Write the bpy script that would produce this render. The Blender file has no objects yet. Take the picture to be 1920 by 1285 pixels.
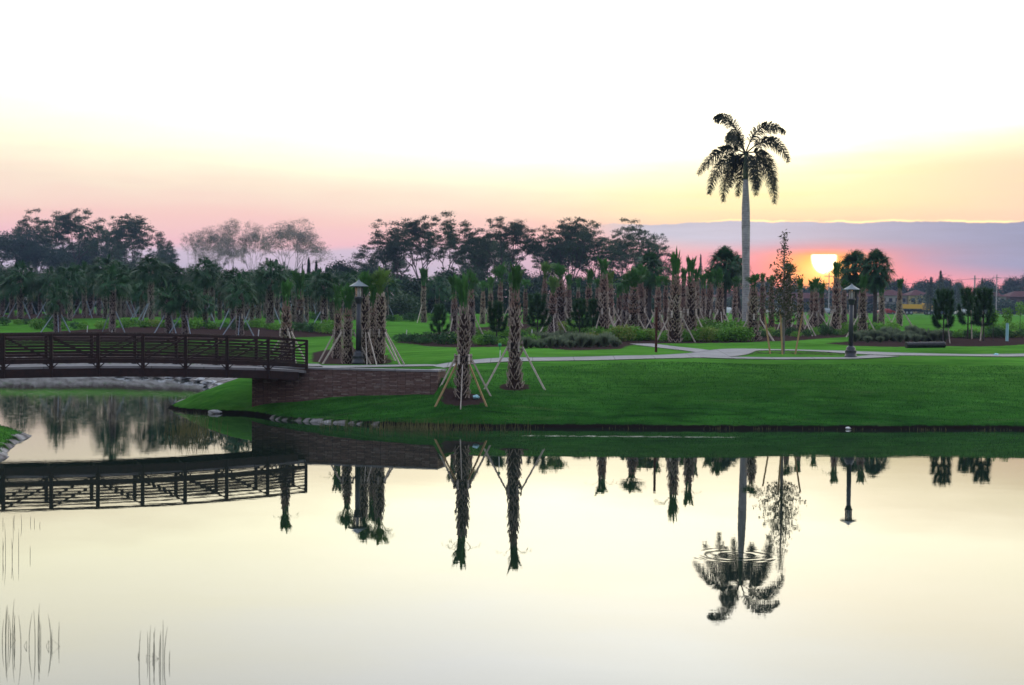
import bpy, math, random
import numpy as np
from mathutils import Vector, Matrix
random.seed(7)
R = math.radians
scene = bpy.context.scene
col = scene.collection

# ------------------------------------------------------------------ camera
F = 2800.0                       # focal length in photograph pixels (1920 wide)
CAM_Z = 4.484
cam_data = bpy.data.cameras.new('camera')
cam_data.sensor_width = 36.0
cam_data.lens = F / 1920 * 36
cam_data.clip_end = 12000
cam_data.clip_start = 0.2
cam_data.dof.use_dof = True
cam_data.dof.focus_distance = 42.0
cam_data.dof.aperture_fstop = 1.8
cam = bpy.data.objects.new('camera', cam_data)
col.objects.link(cam)
CM = Matrix.Rotation(R(90 - 1.442), 4, 'X') @ Matrix.Rotation(0.009, 4, 'Z')
CM.translation = Vector((0, 0, CAM_Z))
cam.matrix_world = CM
scene.camera = cam
scene.view_settings.view_transform = 'Standard'
scene.view_settings.look = 'None'
scene.view_settings.exposure = 0.0
scene.view_settings.gamma = 1.0
scene.render.resolution_x = 1024
scene.render.resolution_y = 685
scene.cycles.use_denoising = True
scene.cycles.max_bounces = 6
scene.cycles.volume_bounces = 0
scene.cycles.sample_clamp_indirect = 4.0

# ------------------------------------------------------------------ world
SUN_AZ, SUN_EL = 0.2052, 0.0315
world = bpy.data.worlds.new('World')
scene.world = world
world.use_nodes = True
NT = world.node_tree
NT.nodes.clear()

class G:
    """small helper that writes math into a node tree"""
    def __init__(s, nt): s.nt = nt; s.L = nt.links
    def new(s, t): return s.nt.nodes.new(t)
    def m(s, op, *a, clamp=False):
        n = s.new('ShaderNodeMath'); n.operation = op; n.use_clamp = clamp
        for i, v in enumerate(a):
            if hasattr(v, 'links'): s.L.new(v, n.inputs[i])
            else: n.inputs[i].default_value = v
        return n.outputs[0]
    def mix(s, f, a, b, mode='MIX'):
        n = s.new('ShaderNodeMix'); n.data_type = 'RGBA'; n.blend_type = mode
        n.clamp_factor = True
        for k, v in ((0, f), (6, a), (7, b)):
            if hasattr(v, 'links'): s.L.new(v, n.inputs[k])
            elif k == 0: n.inputs[0].default_value = v
            else: n.inputs[k].default_value = (*v[:3], 1)
        return n.outputs[2]
    def ramp(s, f, stops, interp='LINEAR'):
        n = s.new('ShaderNodeValToRGB'); cr = n.color_ramp; cr.interpolation = interp
        while len(cr.elements) < len(stops): cr.elements.new(0.5)
        for e, (p, c) in zip(cr.elements, sorted(stops, key=lambda q: q[0])):
            e.position = p; e.color = (*(c if hasattr(c, '__len__') else (c, c, c)), 1)
        s.L.new(f, n.inputs[0]); return n.outputs[0]
    def scale(s, c, k):
        n = s.new('ShaderNodeVectorMath'); n.operation = 'SCALE'
        if hasattr(c, 'links'): s.L.new(c, n.inputs[0])
        else: n.inputs[0].default_value = c
        if hasattr(k, 'links'): s.L.new(k, n.inputs['Scale'])
        else: n.inputs['Scale'].default_value = k
        return n.outputs[0]
    def add(s, a, b):
        n = s.new('ShaderNodeVectorMath'); n.operation = 'ADD'
        s.L.new(a, n.inputs[0]); s.L.new(b, n.inputs[1]); return n.outputs[0]
    def smooth(s, v, a, b):
        n = s.new('ShaderNodeMapRange'); n.interpolation_type = 'SMOOTHSTEP'
        s.L.new(v, n.inputs[0])
        for i, q in ((1, a), (2, b)):
            if hasattr(q, 'links'): s.L.new(q, n.inputs[i])
            else: n.inputs[i].default_value = q
        return n.outputs[0]
    def noise(s, vec, sc, det=3, rough=.5, dist=0):
        n = s.new('ShaderNodeTexNoise')
        if vec is not None: s.L.new(vec, n.inputs['Vector'])
        n.inputs['Scale'].default_value = sc; n.inputs['Detail'].default_value = det
        n.inputs['Roughness'].default_value = rough; n.inputs['Distortion'].default_value = dist
        return n.outputs[0]
    def vec(s, x, y, z):
        n = s.new('ShaderNodeCombineXYZ')
        for i, v in enumerate((x, y, z)):
            if hasattr(v, 'links'): s.L.new(v, n.inputs[i])
            else: n.inputs[i].default_value = v
        return n.outputs[0]

def lin(r, g, b, k=1.0):
    def f(c):
        c /= 255
        return (c / 12.92 if c <= .04045 else ((c + .055) / 1.055) ** 2.4) * k
    return (f(r), f(g), f(b))

def build_world():
    g = G(NT)
    tc = g.new('ShaderNodeTexCoord')
    sep = g.new('ShaderNodeSeparateXYZ'); g.L.new(tc.outputs['Generated'], sep.inputs[0])
    x, y, z = sep.outputs
    el = g.m('ARCSINE', z)
    elp = g.m('MAXIMUM', el, 0.0)
    az = g.m('ARCTAN2', x, y)
    t = g.m('SQRT', g.m('DIVIDE', elp, 1.5708))
    def T(e): return math.sqrt(e / 1.5708)
    K = 3.0
    k = 1 / K
    # colours are radiance / K
    left = [(0.0, lin(196, 180, 196, k)), (T(.022), lin(205, 190, 208, k)), (T(.034), lin(214, 196, 214, k)), (T(.040), lin(248, 196, 204, k)),
            (T(.056), lin(252, 208, 200, k)), (T(.075), lin(255, 235, 212, k)), (T(.095), (1.18*k, 1.04*k, .78*k)), (T(.12), (1.6*k, 1.42*k, 1.0*k)),
            (T(.15), (2.3*k, 2.2*k, 1.6*k)), (T(.19), (2.45*k, 2.35*k, 1.85*k)), (T(.26), (2.4*k, 2.4*k, 2.3*k)), (T(.45), (1.9*k, 2.0*k, 2.1*k)), (T(.9), (1.0*k, 1.15*k, 1.4*k)), (1.0, (.6*k, .75*k, 1.05*k))]
    right = [(0.0, lin(252, 150, 160, k)), (T(.02), lin(254, 156, 166, k)), (T(.034), lin(253, 168, 182, k)), (T(.052), lin(254, 206, 176, k)),
             (T(.060), lin(255, 226, 184, k)), (T(.070), lin(255, 244, 190, k)), (T(.085), lin(255, 252, 198, k)), (T(.10), (1.25*k, 1.14*k, .74*k)), (T(.125), (1.9*k, 1.72*k, 1.25*k)),
             (T(.15), (2.5*k, 2.35*k, 1.75*k)), (T(.19), (2.7*k, 2.5*k, 1.95*k)), (T(.26), (2.8*k, 2.8*k, 2.6*k)), (T(.45), (1.9*k, 2.0*k, 2.1*k)), (T(.9), (1.0*k, 1.15*k, 1.4*k)), (1.0, (.6*k, .75*k, 1.05*k))]
    # soft large variation so that the bands are not perfect stripes
    wv = g.vec(g.m('MULTIPLY', az, 3.0), 0.0, g.m('MULTIPLY', el, 16.0))
    wob = g.noise(wv, 2.2, 3)
    q0 = g.m('SUBTRACT', az, .04)
    dome = g.m('POWER', 2.718, g.m('MULTIPLY', g.m('MULTIPLY', q0, q0), -16.0))
    dome = g.m('MULTIPLY', g.m('SUBTRACT', dome, .45), g.smooth(el, .045, .09))
    w2 = g.noise(g.vec(g.m('MULTIPLY', az, 7.0), 4.0, g.m('MULTIPLY', el, 60.0)), 1.6, 4, .6)
    t2 = g.m('ADD', t, g.m('MULTIPLY', g.m('SUBTRACT', wob, .5), .035))
    t2 = g.m('ADD', t2, g.m('ADD', g.m('MULTIPLY', dome, .032), g.m('MULTIPLY', g.m('SUBTRACT', w2, .5), .018)))
    t2 = g.m('MAXIMUM', t2, 0.0)
    cl = g.ramp(t2, left); cr = g.ramp(t2, right)
    fr = g.smooth(az, -.06, .17)
    base = g.scale(g.mix(fr, cl, cr), K)
    # centre of the sky above the sun is brighter
    dz = g.m('SUBTRACT', az, .03)
    mid = g.m('POWER', 2.718, g.m('MULTIPLY', g.m('MULTIPLY', dz, dz), -22.0))
    base = g.scale(base, g.m('ADD', 1.0, g.m('MULTIPLY', g.m('MULTIPLY', mid, .28), g.smooth(el, .07, .13))))
    pe = g.m('MULTIPLY', g.smooth(az, .20, .36), g.m('MULTIPLY', g.smooth(el, .03, .055), g.m('SUBTRACT', 1.0, g.smooth(el, .085, .125))))
    base = g.mix(g.m('MULTIPLY', pe, .75), base, lin(254, 212, 190))
    # cloud bank on the right, lit along its upper edge
    n1 = g.noise(g.vec(g.m('MULTIPLY', az, 24.0), 3.1, 0.0), 1.0, 4, .6)
    top = g.m('ADD', .0560, g.m('MULTIPLY', g.m('SUBTRACT', n1, .5), .008))
    top = g.m('SUBTRACT', top, g.m('MULTIPLY', g.m('MAXIMUM', g.m('SUBTRACT', .115, az), 0.0), .05))
    low = g.m('SUBTRACT', .0475, g.m('MULTIPLY', az, .088))
    mup = g.m('SUBTRACT', 1.0, g.smooth(el, g.m('SUBTRACT', top, .0006), g.m('ADD', top, .0006)))
    mlo = g.smooth(el, g.m('SUBTRACT', low, .008), g.m('ADD', low, .010))
    mlf = g.smooth(az, .03, .10)
    cm = g.m('MULTIPLY', g.m('MULTIPLY', mup, mlo), mlf)
    ccol = g.mix(g.smooth(az, .10, .34), lin(190, 198, 218), lin(132, 152, 188))
    soft = g.noise(g.vec(g.m('MULTIPLY', az, 7.0), 9.0, g.m('MULTIPLY', el, 110.0)), 1.6, 5, .6)
    ccol = g.scale(ccol, g.m('ADD', .82, g.m('MULTIPLY', soft, .36)))
    base = g.mix(cm, base, ccol)
    ed = g.m('DIVIDE', g.m('SUBTRACT', el, g.m('ADD', top, .0006)), .0007)
    edge = g.m('POWER', 2.718, g.m('MULTIPLY', g.m('MULTIPLY', ed, ed), -1.0))
    en = g.smooth(g.noise(g.vec(g.m('MULTIPLY', az, 30.0), 7.7, 0.0), 1.0, 3), .38, .58)
    edge = g.m('MULTIPLY', g.m('MULTIPLY', edge, en), g.smooth(az, .11, .16))
    base = g.mix(edge, base, (1.35, 1.1, .55))
    # thin veil streaks above the bank
    st = g.smooth(g.noise(g.vec(g.m('MULTIPLY', az, 5.0), 2.0, g.m('MULTIPLY', el, 130.0)), 1.0, 4, .6), .5, .75)
    stm = g.m('MULTIPLY', g.m('MULTIPLY', g.smooth(el, .055, .062), g.m('SUBTRACT', 1.0, g.smooth(el, .075, .1))), g.smooth(az, .02, .16))
    base = g.mix(g.m('MULTIPLY', g.m('MULTIPLY', st, stm), .55), base, (1.3, .95, .42))
    # the sun: blown out, its top cut by the cloud, glow in the haze below the bank
    dx = g.m('SUBTRACT', az, SUN_AZ); dy = g.m('SUBTRACT', el, .0330)
    bx = g.m('DIVIDE', dx, .0080); by = g.m('DIVIDE', dy, .0106)
    rr = g.m('SQRT', g.m('ADD', g.m('MULTIPLY', bx, bx), g.m('MULTIPLY', by, by)))
    disc = g.m('SUBTRACT', 1.0, g.smooth(rr, .80, 1.12))
    cut = g.m('SUBTRACT', 1.0, g.smooth(el, .0340, .0352))
    gx = g.m('DIVIDE', dx, .0280); gy = g.m('DIVIDE', g.m('SUBTRACT', el, .0245), .0160)
    gr = g.m('ADD', g.m('MULTIPLY', gx, gx), g.m('MULTIPLY', gy, gy))
    glow = g.m('POWER', 2.718, g.m('MULTIPLY', gr, -1.0))
    glow2 = g.m('MULTIPLY', glow, g.m('SUBTRACT', 1.0, g.m('MULTIPLY', g.smooth(el, .0335, .040), .85)))
    wide = g.m('POWER', 2.718, g.m('MULTIPLY', gr, -.20))
    base = g.mix(g.m('MULTIPLY', g.m('MULTIPLY', wide, .75), g.m('SUBTRACT', 1.0, g.smooth(el, .034, .047))), base, lin(255, 118, 132))
    base = g.mix(g.m('MULTIPLY', glow2, 1.25, clamp=True), base, (1.7, .55, .04))
    inner = g.m('POWER', 2.718, g.m('MULTIPLY', gr, -4.5))
    base = g.mix(g.m('MULTIPLY', inner, g.m('MULTIPLY', cut, .9)), base, (2.2, 1.25, .28))
    base = g.mix(g.m('MULTIPLY', disc, cut), base, (5.0, 4.2, 2.6))
    # sky away from the sunset is dim and blue
    ca = g.m('COSINE', g.m('SUBTRACT', az, .1))
    f = g.smooth(ca, -.6, .75)
    up = g.smooth(el, .5, 1.3)
    f = g.m('MAXIMUM', f, g.m('MULTIPLY', up, .6))
    back = g.ramp(t, [(0, (.36, .34, .42)), (T(.1), (.52, .49, .60)), (T(.5), (.58, .68, .92)), (1, (.58, .72, 1.05))])
    colr = g.mix(f, back, base)
    dark = g.smooth(el, -.02, 0.0)
    colr = g.scale(colr, g.m('ADD', .35, g.m('MULTIPLY', dark, .65)))
    bg1 = g.new('ShaderNodeBackground'); g.L.new(colr, bg1.inputs[0]); bg1.inputs[1].default_value = 1.0
    sky = g.new('ShaderNodeTexSky'); sky.sky_type = 'NISHITA'; sky.sun_disc = False
    sky.sun_elevation = R(1.8); sky.sun_rotation = SUN_AZ
    sky.air_density = 1.0; sky.dust_density = 1.5
    bg2 = g.new('ShaderNodeBackground'); g.L.new(sky.outputs[0], bg2.inputs[0]); bg2.inputs[1].default_value = 0.006
    ad = g.new('ShaderNodeAddShader'); g.L.new(bg1.outputs[0], ad.inputs[0]); g.L.new(bg2.outputs[0], ad.inputs[1])
    out = g.new('ShaderNodeOutputWorld'); g.L.new(ad.outputs[0], out.inputs[0])
build_world()

sun_d = bpy.data.lights.new('sun', 'SUN')
sun_d.energy = 0.8; sun_d.angle = R(0.5); sun_d.color = (1.0, .45, .2)
sun = bpy.data.objects.new('sun', sun_d); col.objects.link(sun)
sd = Vector((math.sin(SUN_AZ) * math.cos(SUN_EL), math.cos(SUN_AZ) * math.cos(SUN_EL), math.sin(SUN_EL)))
sun.rotation_euler = sd.to_track_quat('Z', 'Y').to_euler()
sun.location = (20, 90, 12)

# ------------------------------------------------------------------ terrain
WATER = [(90, 56), (18.7, 55.7), (8.6, 54.6), (.78, 54.4), (-2.3, 54.1), (-5.1, 55), (-9.06, 57.0), (-10.3, 59.3), (-10.8, 60.0), (-12.06, 60.2),
         (-13.6, 61.2), (-14.5, 62.7), (-14.8, 64.5), (-14.9, 68), (-15.2, 75), (-16.2, 79.5), (-18, 85), (-21.3, 89.3), (-26, 91.5), (-31, 90.5), (-60, 96), (-150, 98), (-150, 5), (90, 5)]
ISLET = [(-14.35, 42), (-14.9, 44.5), (-15.45, 47.2), (-15.8, 49), (-16.8, 51), (-19, 53), (-25, 55.5), (-40, 58), (-60, 60), (-60, 30), (-30, 33), (-16.5, 38)]
TERR = [(-10.25, 60.35), (-8.25, 59.62), (-3.1, 58.08), (-2.7, 61.5), (-4, 66), (-10.25, 66)]
def segd(P, X, Y):
    d = np.full(X.shape, 1e9)
    n = len(P)
    for i in range(n):
        ax, ay = P[i]; bx, by = P[(i + 1) % n]
        vx, vy = bx - ax, by - ay
        t = np.clip(((X - ax) * vx + (Y - ay) * vy) / (vx * vx + vy * vy), 0, 1)
        d = np.minimum(d, np.hypot(X - ax - t * vx, Y - ay - t * vy))
    return d
def inside(P, X, Y):
    c = np.zeros(X.shape, bool)
    n = len(P)
    for i in range(n):
        ax, ay = P[i]; bx, by = P[(i + 1) % n]
        if ay == by: continue
        hit = ((ay > Y) != (by > Y)) & (X < (bx - ax) * (Y - ay) / (by - ay) + ax)
        c ^= hit
    return c
def wob(X, Y, s, k):
    return (np.sin(X * s + k) * np.cos(Y * s * 1.3 + 2 * k) + .5 * np.sin(X * s * 2.3 + 3 * k + Y * s * 1.1)) / 1.5
PD = [0, .25, 2, 4, 7, 9.5, 12.5, 18, 30, 50, 100]
PZ = [0, .13, .62, 1.14, 1.66, 1.98, 2.18, 2.32, 2.54, 2.78, 2.9]
def height(X, Y):
    X = np.asarray(X, float); Y = np.asarray(Y, float)
    Xw = X + .18 * wob(X, Y, 1.1, 1.0) * (Y < 75); Yw = Y + (.16 * wob(X, Y, .9, 2.0) + .06 * wob(X, Y, 4.1, .4)) * ((X > -8) | (X < -12))
    dw = segd(WATER, Xw, Yw); di = segd(ISLET, Xw, Yw)
    inw = inside(WATER, Xw, Yw) & ~inside(ISLET, Xw, Yw)
    d = np.minimum(dw, di)
    zl = np.interp(d, PD, PZ) + .05 * wob(X, Y, .35, .7) * np.clip(d / 6, 0, 1)
    # steep little wedge of lawn beside the abutment
    wd = np.exp(-(((X + 11.2) / 2.2) ** 2 + ((Y - 62) / 3) ** 2))
    zl = zl + wd * .55 * np.clip(d / 1.0, 0, 1)
    # built-up ground behind the retaining wall
    tin = inside(TERR, X, Y); td = segd(TERR, X, Y)
    td = np.where(tin, 0, td)
    front = (X < -2.75) & ((Y < np.interp(X, [-10.25, -8.25, -2.9], [60.3, 59.57, 58.0])) | (X < -10.25))
    zr = np.where(front, -9, 1.87 - .75 * td)
    zl = np.maximum(zl, np.where(zr > -5, zr, -9))
    # the near shore
    zl = np.where((Y < 5) , np.interp(5 - Y, [0, 6, 60], [0, 2.6, 2.9]), zl)
    zw = -np.clip(.15 + d * .35, 0, 1.6)
    return np.where(inw & (Y > 5), zw, zl)
def hz(x, y): return float(height(np.array([x]), np.array([y]))[0])

def ray(px, py):
    d = CM.to_3x3() @ Vector(((px - 960) / F, -(py - 642.5) / F, -1))
    return d / d.y
def at(px, py, D):
    return Vector((0, 0, CAM_Z)) + ray(px, py) * D
def ground(px, py, dmin=30, dmax=700):
    r = ray(px, py)
    D = np.geomspace(dmin, dmax, 1400)
    z = CAM_Z + r.z * D
    h = height(r.x * D, D)
    k = np.argmax(z < h)
    if not (z[k] < h[k]): return Vector((r.x * dmax, dmax, hz(r.x * dmax, dmax)))
    return Vector((r.x * D[k], D[k], h[k]))
def gx(px, D):            # point on the ground below a pixel column at depth D
    x = (px - 960) * D / F
    return Vector((x, D, hz(x, D)))

# beds of mulch (polygons on the ground), each with soft edges
def pxpoly(pts): return [tuple(ground(a, b)[:2]) for a, b in pts]

# ------------------------------------------------------------------ materials
MATS = {}
def mat(name, build, rough=.8, spec=.3, disp=None):
    m = bpy.data.materials.new(name); m.use_nodes = True
    nt = m.node_tree; g = G(nt)
    b = nt.nodes['Principled BSDF']; b.inputs['Roughness'].default_value = rough
    b.inputs['Specular IOR Level'].default_value = spec
    c = build(g, b)
    if c is not None:
        if hasattr(c, 'links'): g.L.new(c, b.inputs['Base Color'])
        else: b.inputs['Base Color'].default_value = (*c, 1)
    MATS[name] = m
    return m
def bump(g, b, h, dist=.02, strength=.6):
    n = g.new('ShaderNodeBump'); n.inputs['Distance'].default_value = dist; n.inputs['Strength'].default_value = strength
    g.L.new(h, n.inputs['Height']); g.L.new(n.outputs[0], b.inputs['Normal'])
def objc(g):
    return g.new('ShaderNodeTexCoord').outputs['Object']
def geo(g):
    return g.new('ShaderNodeNewGeometry').outputs['Position']
def noisy(c1, c2, sc=3.0, det=4, bumpd=0.01, bscale=None, rnd=0.0):
    def f(g, b):
        o = objc(g)
        n = g.ramp(g.noise(o, sc, det, .6), [(.3, 0.0), (.7, 1.0)])
        c = g.mix(n, c1, c2)
        if rnd:
            oi = g.new('ShaderNodeObjectInfo').outputs['Random']
            c = g.scale(c, g.m('ADD', 1 - rnd / 2, g.m('MULTIPLY', oi, rnd)))
        if bumpd: bump(g, b, g.noise(o, bscale or sc * 4, 3), bumpd)
        return c
    return f
def leafmat(name, c1, c2, trans=.25, rnd=.35, warm=None, sc=1.6):
    m = bpy.data.materials.new(name); m.use_nodes = True
    nt = m.node_tree; g = G(nt); b = nt.nodes['Principled BSDF']
    b.inputs['Roughness'].default_value = .6; b.inputs['Specular IOR Level'].default_value = .25
    o = objc(g)
    n = g.ramp(g.noise(o, sc, 3, .6), [(.3, 0.0), (.7, 1.0)])
    c = g.mix(n, c1, c2)
    oi = g.new('ShaderNodeObjectInfo').outputs['Random']
    if warm: c = g.mix(g.smooth(oi, .72, 1.0), c, warm)
    c = g.scale(c, g.m('ADD', 1 - rnd / 2, g.m('MULTIPLY', oi, rnd)))
    g.L.new(c, b.inputs['Base Color'])
    tr = g.new('ShaderNodeBsdfTranslucent'); g.L.new(c, tr.inputs[0])
    mx = g.new('ShaderNodeMixShader'); mx.inputs[0].default_value = trans
    g.L.new(b.outputs[0], mx.inputs[1]); g.L.new(tr.outputs[0], mx.inputs[2])
    g.L.new(mx.outputs[0], nt.nodes['Material Output'].inputs[0])
    MATS[name] = m
    return m

def ground_mat(g, b):
    p = geo(g)
    a = g.new('ShaderNodeAttribute'); a.attribute_name = 'cover'
    s = g.new('ShaderNodeSeparateColor'); g.L.new(a.outputs['Color'], s.inputs[0])
    mulch, sand, light = s.outputs
    st = g.noise(g.vec(0, 0, 0), 1)
    mp = g.new('ShaderNodeMapping'); mp.inputs['Scale'].default_value = (.30, 1.5, 1); g.L.new(p, mp.inputs[0])
    big = g.noise(mp.outputs[0], .45, 4, .6)
    streak = g.noise(mp.outputs[0], 2.2, 6, .7)
    fine = g.noise(p, 14, 3, .7)
    f = g.m('ADD', g.m('MULTIPLY', big, .35), g.m('ADD', g.m('MULTIPLY', streak, .5), g.m('MULTIPLY', fine, .15)))
    f = g.ramp(f, [(.40, 0.0), (.60, 1.0)])
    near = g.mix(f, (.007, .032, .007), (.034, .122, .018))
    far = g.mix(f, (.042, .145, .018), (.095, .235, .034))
    spk = g.smooth(g.noise(p, 5.5, 3, .8), .66, .74)
    blot = g.ramp(g.noise(p, .16, 4, .65), [(.35, .72), (.65, 1.25)])
    dry = g.smooth(g.noise(mp.outputs[0], .8, 5, .75), .54, .72)
    c = g.mix(light, near, far)  # painted brightness of the bank, dark grass to bright grass
    c = g.mix(1.0, c, blot, 'MULTIPLY')
    c = g.mix(g.m('MULTIPLY', dry, .55), c, (.070, .11, .035))
    c = g.mix(g.m('MULTIPLY', spk, .5), c, (.16, .15, .07))
    mul = g.mix(g.noise(p, 9, 4, .7), (.018, .012, .011), (.075, .048, .042))
    sn = g.noise(p, 1.4, 5, .65)
    snd = g.mix(g.ramp(sn, [(.35, 0.0), (.65, 1.0)]), (.07, .055, .05), (.34, .32, .30))
    e = g.m('MULTIPLY', g.m('SUBTRACT', g.noise(p, 3.0, 4, .7), .5), 1.5)
    c = g.mix(g.smooth(g.m('ADD', mulch, e), .38, .62), c, mul)
    c = g.mix(g.smooth(g.m('ADD', sand, e), .40, .60), c, snd)
    # bare wet soil at the eroded water line
    sz = g.new('ShaderNodeSeparateXYZ'); g.L.new(p, sz.inputs[0])
    soil = g.m('SUBTRACT', 1.0, g.smooth(g.m('ADD', sz.outputs[2], g.m('MULTIPLY', e, .10)), .10, .16))
    c = g.mix(g.m('MULTIPLY', soil, g.m('SUBTRACT', 1.0, sand)), c, (.012, .009, .008))
    bump(g, b, g.noise(p, 22, 4, .7), .03, .4)
    return c

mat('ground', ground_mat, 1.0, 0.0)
def concrete(g, b):
    p = geo(g); n = g.noise(p, 2.5, 5, .6)
    bump(g, b, g.noise(p, 30, 3), .004)
    sp = g.new('ShaderNodeSeparateXYZ'); g.L.new(p, sp.inputs[0])
    j = g.m('ABSOLUTE', g.m('SUBTRACT', g.m('FRACT', g.m('MULTIPLY', sp.outputs[0], .55)), .5))
    st_ = g.ramp(g.noise(p, .8, 5, .7), [(.4, 0.0), (.6, 1.0)])
    c = g.mix(n, (.22, .21, .21), (.33, .31, .31))
    c = g.mix(g.m('MULTIPLY', st_, .35), c, (.15, .14, .13))
    return g.mix(g.m('SUBTRACT', 1.0, g.smooth(j, .005, .012)), c, (.12, .11, .105))
mat('concrete', concrete, .9, .2)
def stone(g, b):
    # ledgestone: thin stacked courses of mixed brown, purple and buff pieces
    o = g.new('ShaderNodeTexCoord').outputs['UV']
    br = g.new('ShaderNodeTexBrick'); g.L.new(o, br.inputs[0])
    br.offset = .37; br.offset_frequency = 3; br.squash = .6; br.squash_frequency = 3
    br.inputs['Scale'].default_value = 1.0; br.inputs['Brick Width'].default_value = .34; br.inputs['Row Height'].default_value = .055
    br.inputs['Mortar Size'].default_value = .007; br.inputs['Bias'].default_value = 0
    br.inputs['Color1'].default_value = (0, 0, 0, 1); br.inputs['Color2'].default_value = (1, 1, 1, 1); br.inputs['Mortar'].default_value = (.5, .5, .5, 1)
    c = g.ramp(br.outputs['Color'], [(0, (.10, .062, .052)), (.3, (.20, .125, .10)), (.55, (.15, .105, .095)), (.8, (.28, .19, .155)), (1.0, (.40, .32, .27))])
    c = g.mix(g.noise(o, 5, 4, .7), c, (.17, .085, .065))
    c = g.mix(br.outputs['Fac'], c, (.02, .015, .014))
    so = g.new('ShaderNodeSeparateXYZ'); g.L.new(o, so.inputs[0])
    dm = g.m('SUBTRACT', 1.0, g.smooth(g.m('ADD', so.outputs[1], g.m('MULTIPLY', g.noise(o, 2.0, 4, .7), .3)), .32, .50))
    c = g.mix(g.m('MULTIPLY', dm, .7), c, (.03, .028, .02))
    ef = g.smooth(g.noise(o, 1.1, 5, .75), .58, .72)
    c = g.mix(g.m('MULTIPLY', ef, .3), c, (.38, .34, .31))
    h = g.m('ADD', g.m('MULTIPLY', br.outputs['Color'], .6), g.m('MULTIPLY', g.noise(o, 25, 3), .4))
    h = g.m('MULTIPLY', h, g.m('SUBTRACT', 1.0, br.outputs['Fac']))
    bump(g, b, h, .04, 1.0)
    return c
mat('stone', stone, .85, .25)
mat('rust_steel', noisy((.012, .005, .004), (.030, .011, .008), 5, 5, .002), .65, .3)
mat('rust_post', noisy((.05, .014, .010), (.085, .028, .018), 6, 5, .002), .8, .2)
mat('lamp_metal', noisy((.018, .020, .024), (.030, .033, .038), 8, 3, .001), .45, .5)
mat('lamp_roof', noisy((.10, .13, .14), (.15, .18, .19), 5, 3, .001), .45, .5)
def lampglass(g, b):
    b.inputs['Transmission Weight'].default_value = .85; b.inputs['IOR'].default_value = 1.2
    return (.9, .88, .85)
mat('lamp_glass', lampglass, .25, .4)
mat('lamp_frost', lambda g, b: (.8, .8, .78), .4, .4)
def bark(g, b):
    o = objc(g); n = g.noise(o, 6, 4, .7)
    bump(g, b, g.noise(o, 20, 4), .03)
    return g.mix(n, (.022, .014, .010), (.06, .038, .028))
mat('palm_core', bark, .95, .1)
mat('boot', noisy((.24, .18, .135), (.54, .44, .36), 9, 4, .004, rnd=.35), .85, .15)
mat('boot_dark', noisy((.20, .16, .14), (.44, .37, .33), 9, 4, .004, rnd=.4), .85, .15)
mat('boot_red', noisy((.20, .115, .085), (.38, .27, .215), 9, 4, .004, rnd=.3), .85, .15)
mat('timber', noisy((.34, .28, .22), (.52, .45, .38), 7, 4, .002, rnd=.5), .8, .2)
mat('timber_new', noisy((.30, .19, .08), (.40, .27, .13), 7, 4, .002), .75, .25)
mat('timber_grey', noisy((.20, .24, .28), (.32, .37, .42), 7, 4, .002, rnd=.4), .8, .2)
mat('strap', lambda g, b: (.05, .04, .035), .7, .3)
leafmat('palm_leaf', (.035, .120, .030), (.085, .23, .050), .28, .5, warm=(.10, .17, .035))
leafmat('palm_leaf_dark', (.012, .050, .020), (.034, .100, .030), .22, .5)
leafmat('royal_leaf', (.008, .014, .006), (.018, .028, .010), .12, .1)
leafmat('pine_leaf', (.016, .055, .018), (.040, .110, .030), .15, .3)
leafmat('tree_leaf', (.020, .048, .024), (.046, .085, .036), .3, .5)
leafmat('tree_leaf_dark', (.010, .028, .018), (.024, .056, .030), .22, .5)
leafmat('tree_leaf_grey', (.17, .16, .13), (.28, .26, .21), .3, .3)
leafmat('bush_leaf', (.065, .19, .022), (.17, .36, .045), .3, .6, warm=(.16, .17, .04), sc=3)
leafmat('bush_dark', (.016, .060, .018), (.045, .12, .030), .25, .5, sc=3)
leafmat('grass_tuft', (.14, .20, .11), (.30, .34, .22), .35, .3, sc=3)
leafmat('grass_blade', (.011, .050, .008), (.036, .135, .018), .35, .1, sc=.6)
leafmat('reed', (.035, .04, .03), (.07, .075, .05), .1, .3)
leafmat('reed_shore', (.06, .075, .025), (.15, .13, .05), .2, .3)
leafmat('cypress_leaf', (.035, .05, .02), (.075, .075, .03), .3, .3)
leafmat('far_pine', (.06, .09, .08), (.10, .13, .11), .2, .3)
mat('tree_bark', noisy((.040, .035, .032), (.085, .075, .068), 3, 4, .02, rnd=.3), .95, .1)
mat('tree_bark_pale', noisy((.12, .11, .10), (.22, .20, .18), 3, 4, .02), .95, .1)
def royalbark(g, b):
    o = objc(g)
    sx = g.new('ShaderNodeSeparateXYZ'); g.L.new(o, sx.inputs[0])
    w = g.m('SINE', g.m('ADD', g.m('MULTIPLY', sx.outputs[2], 38.0), g.m('MULTIPLY', g.noise(o, 2, 3), 5.0)))
    c = g.mix(g.ramp(g.noise(o, 2.2, 6, .75), [(.35, 0.0), (.65, 1.0)]), (.22, .22, .20), (.46, .45, .42))
    return g.scale(c, g.m('ADD', .92, g.m('MULTIPLY', w, .10)))
mat('royal_bark', royalbark, .85, .2)
mat('crownshaft', noisy((.06, .10, .04), (.10, .14, .06), 3, 3, 0), .5, .3)
mat('plastic_black', noisy((.006, .006, .008), (.014, .014, .018), 6, 3, .002), .45, .4)
mat('plastic_blue', lambda g, b: (.30, .55, .60), .5, .4)
mat('plastic_white', lambda g, b: (.62, .62, .60), .6, .3)
mat('plastic_green', lambda g, b: (.01, .22, .09), .5, .4)
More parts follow.
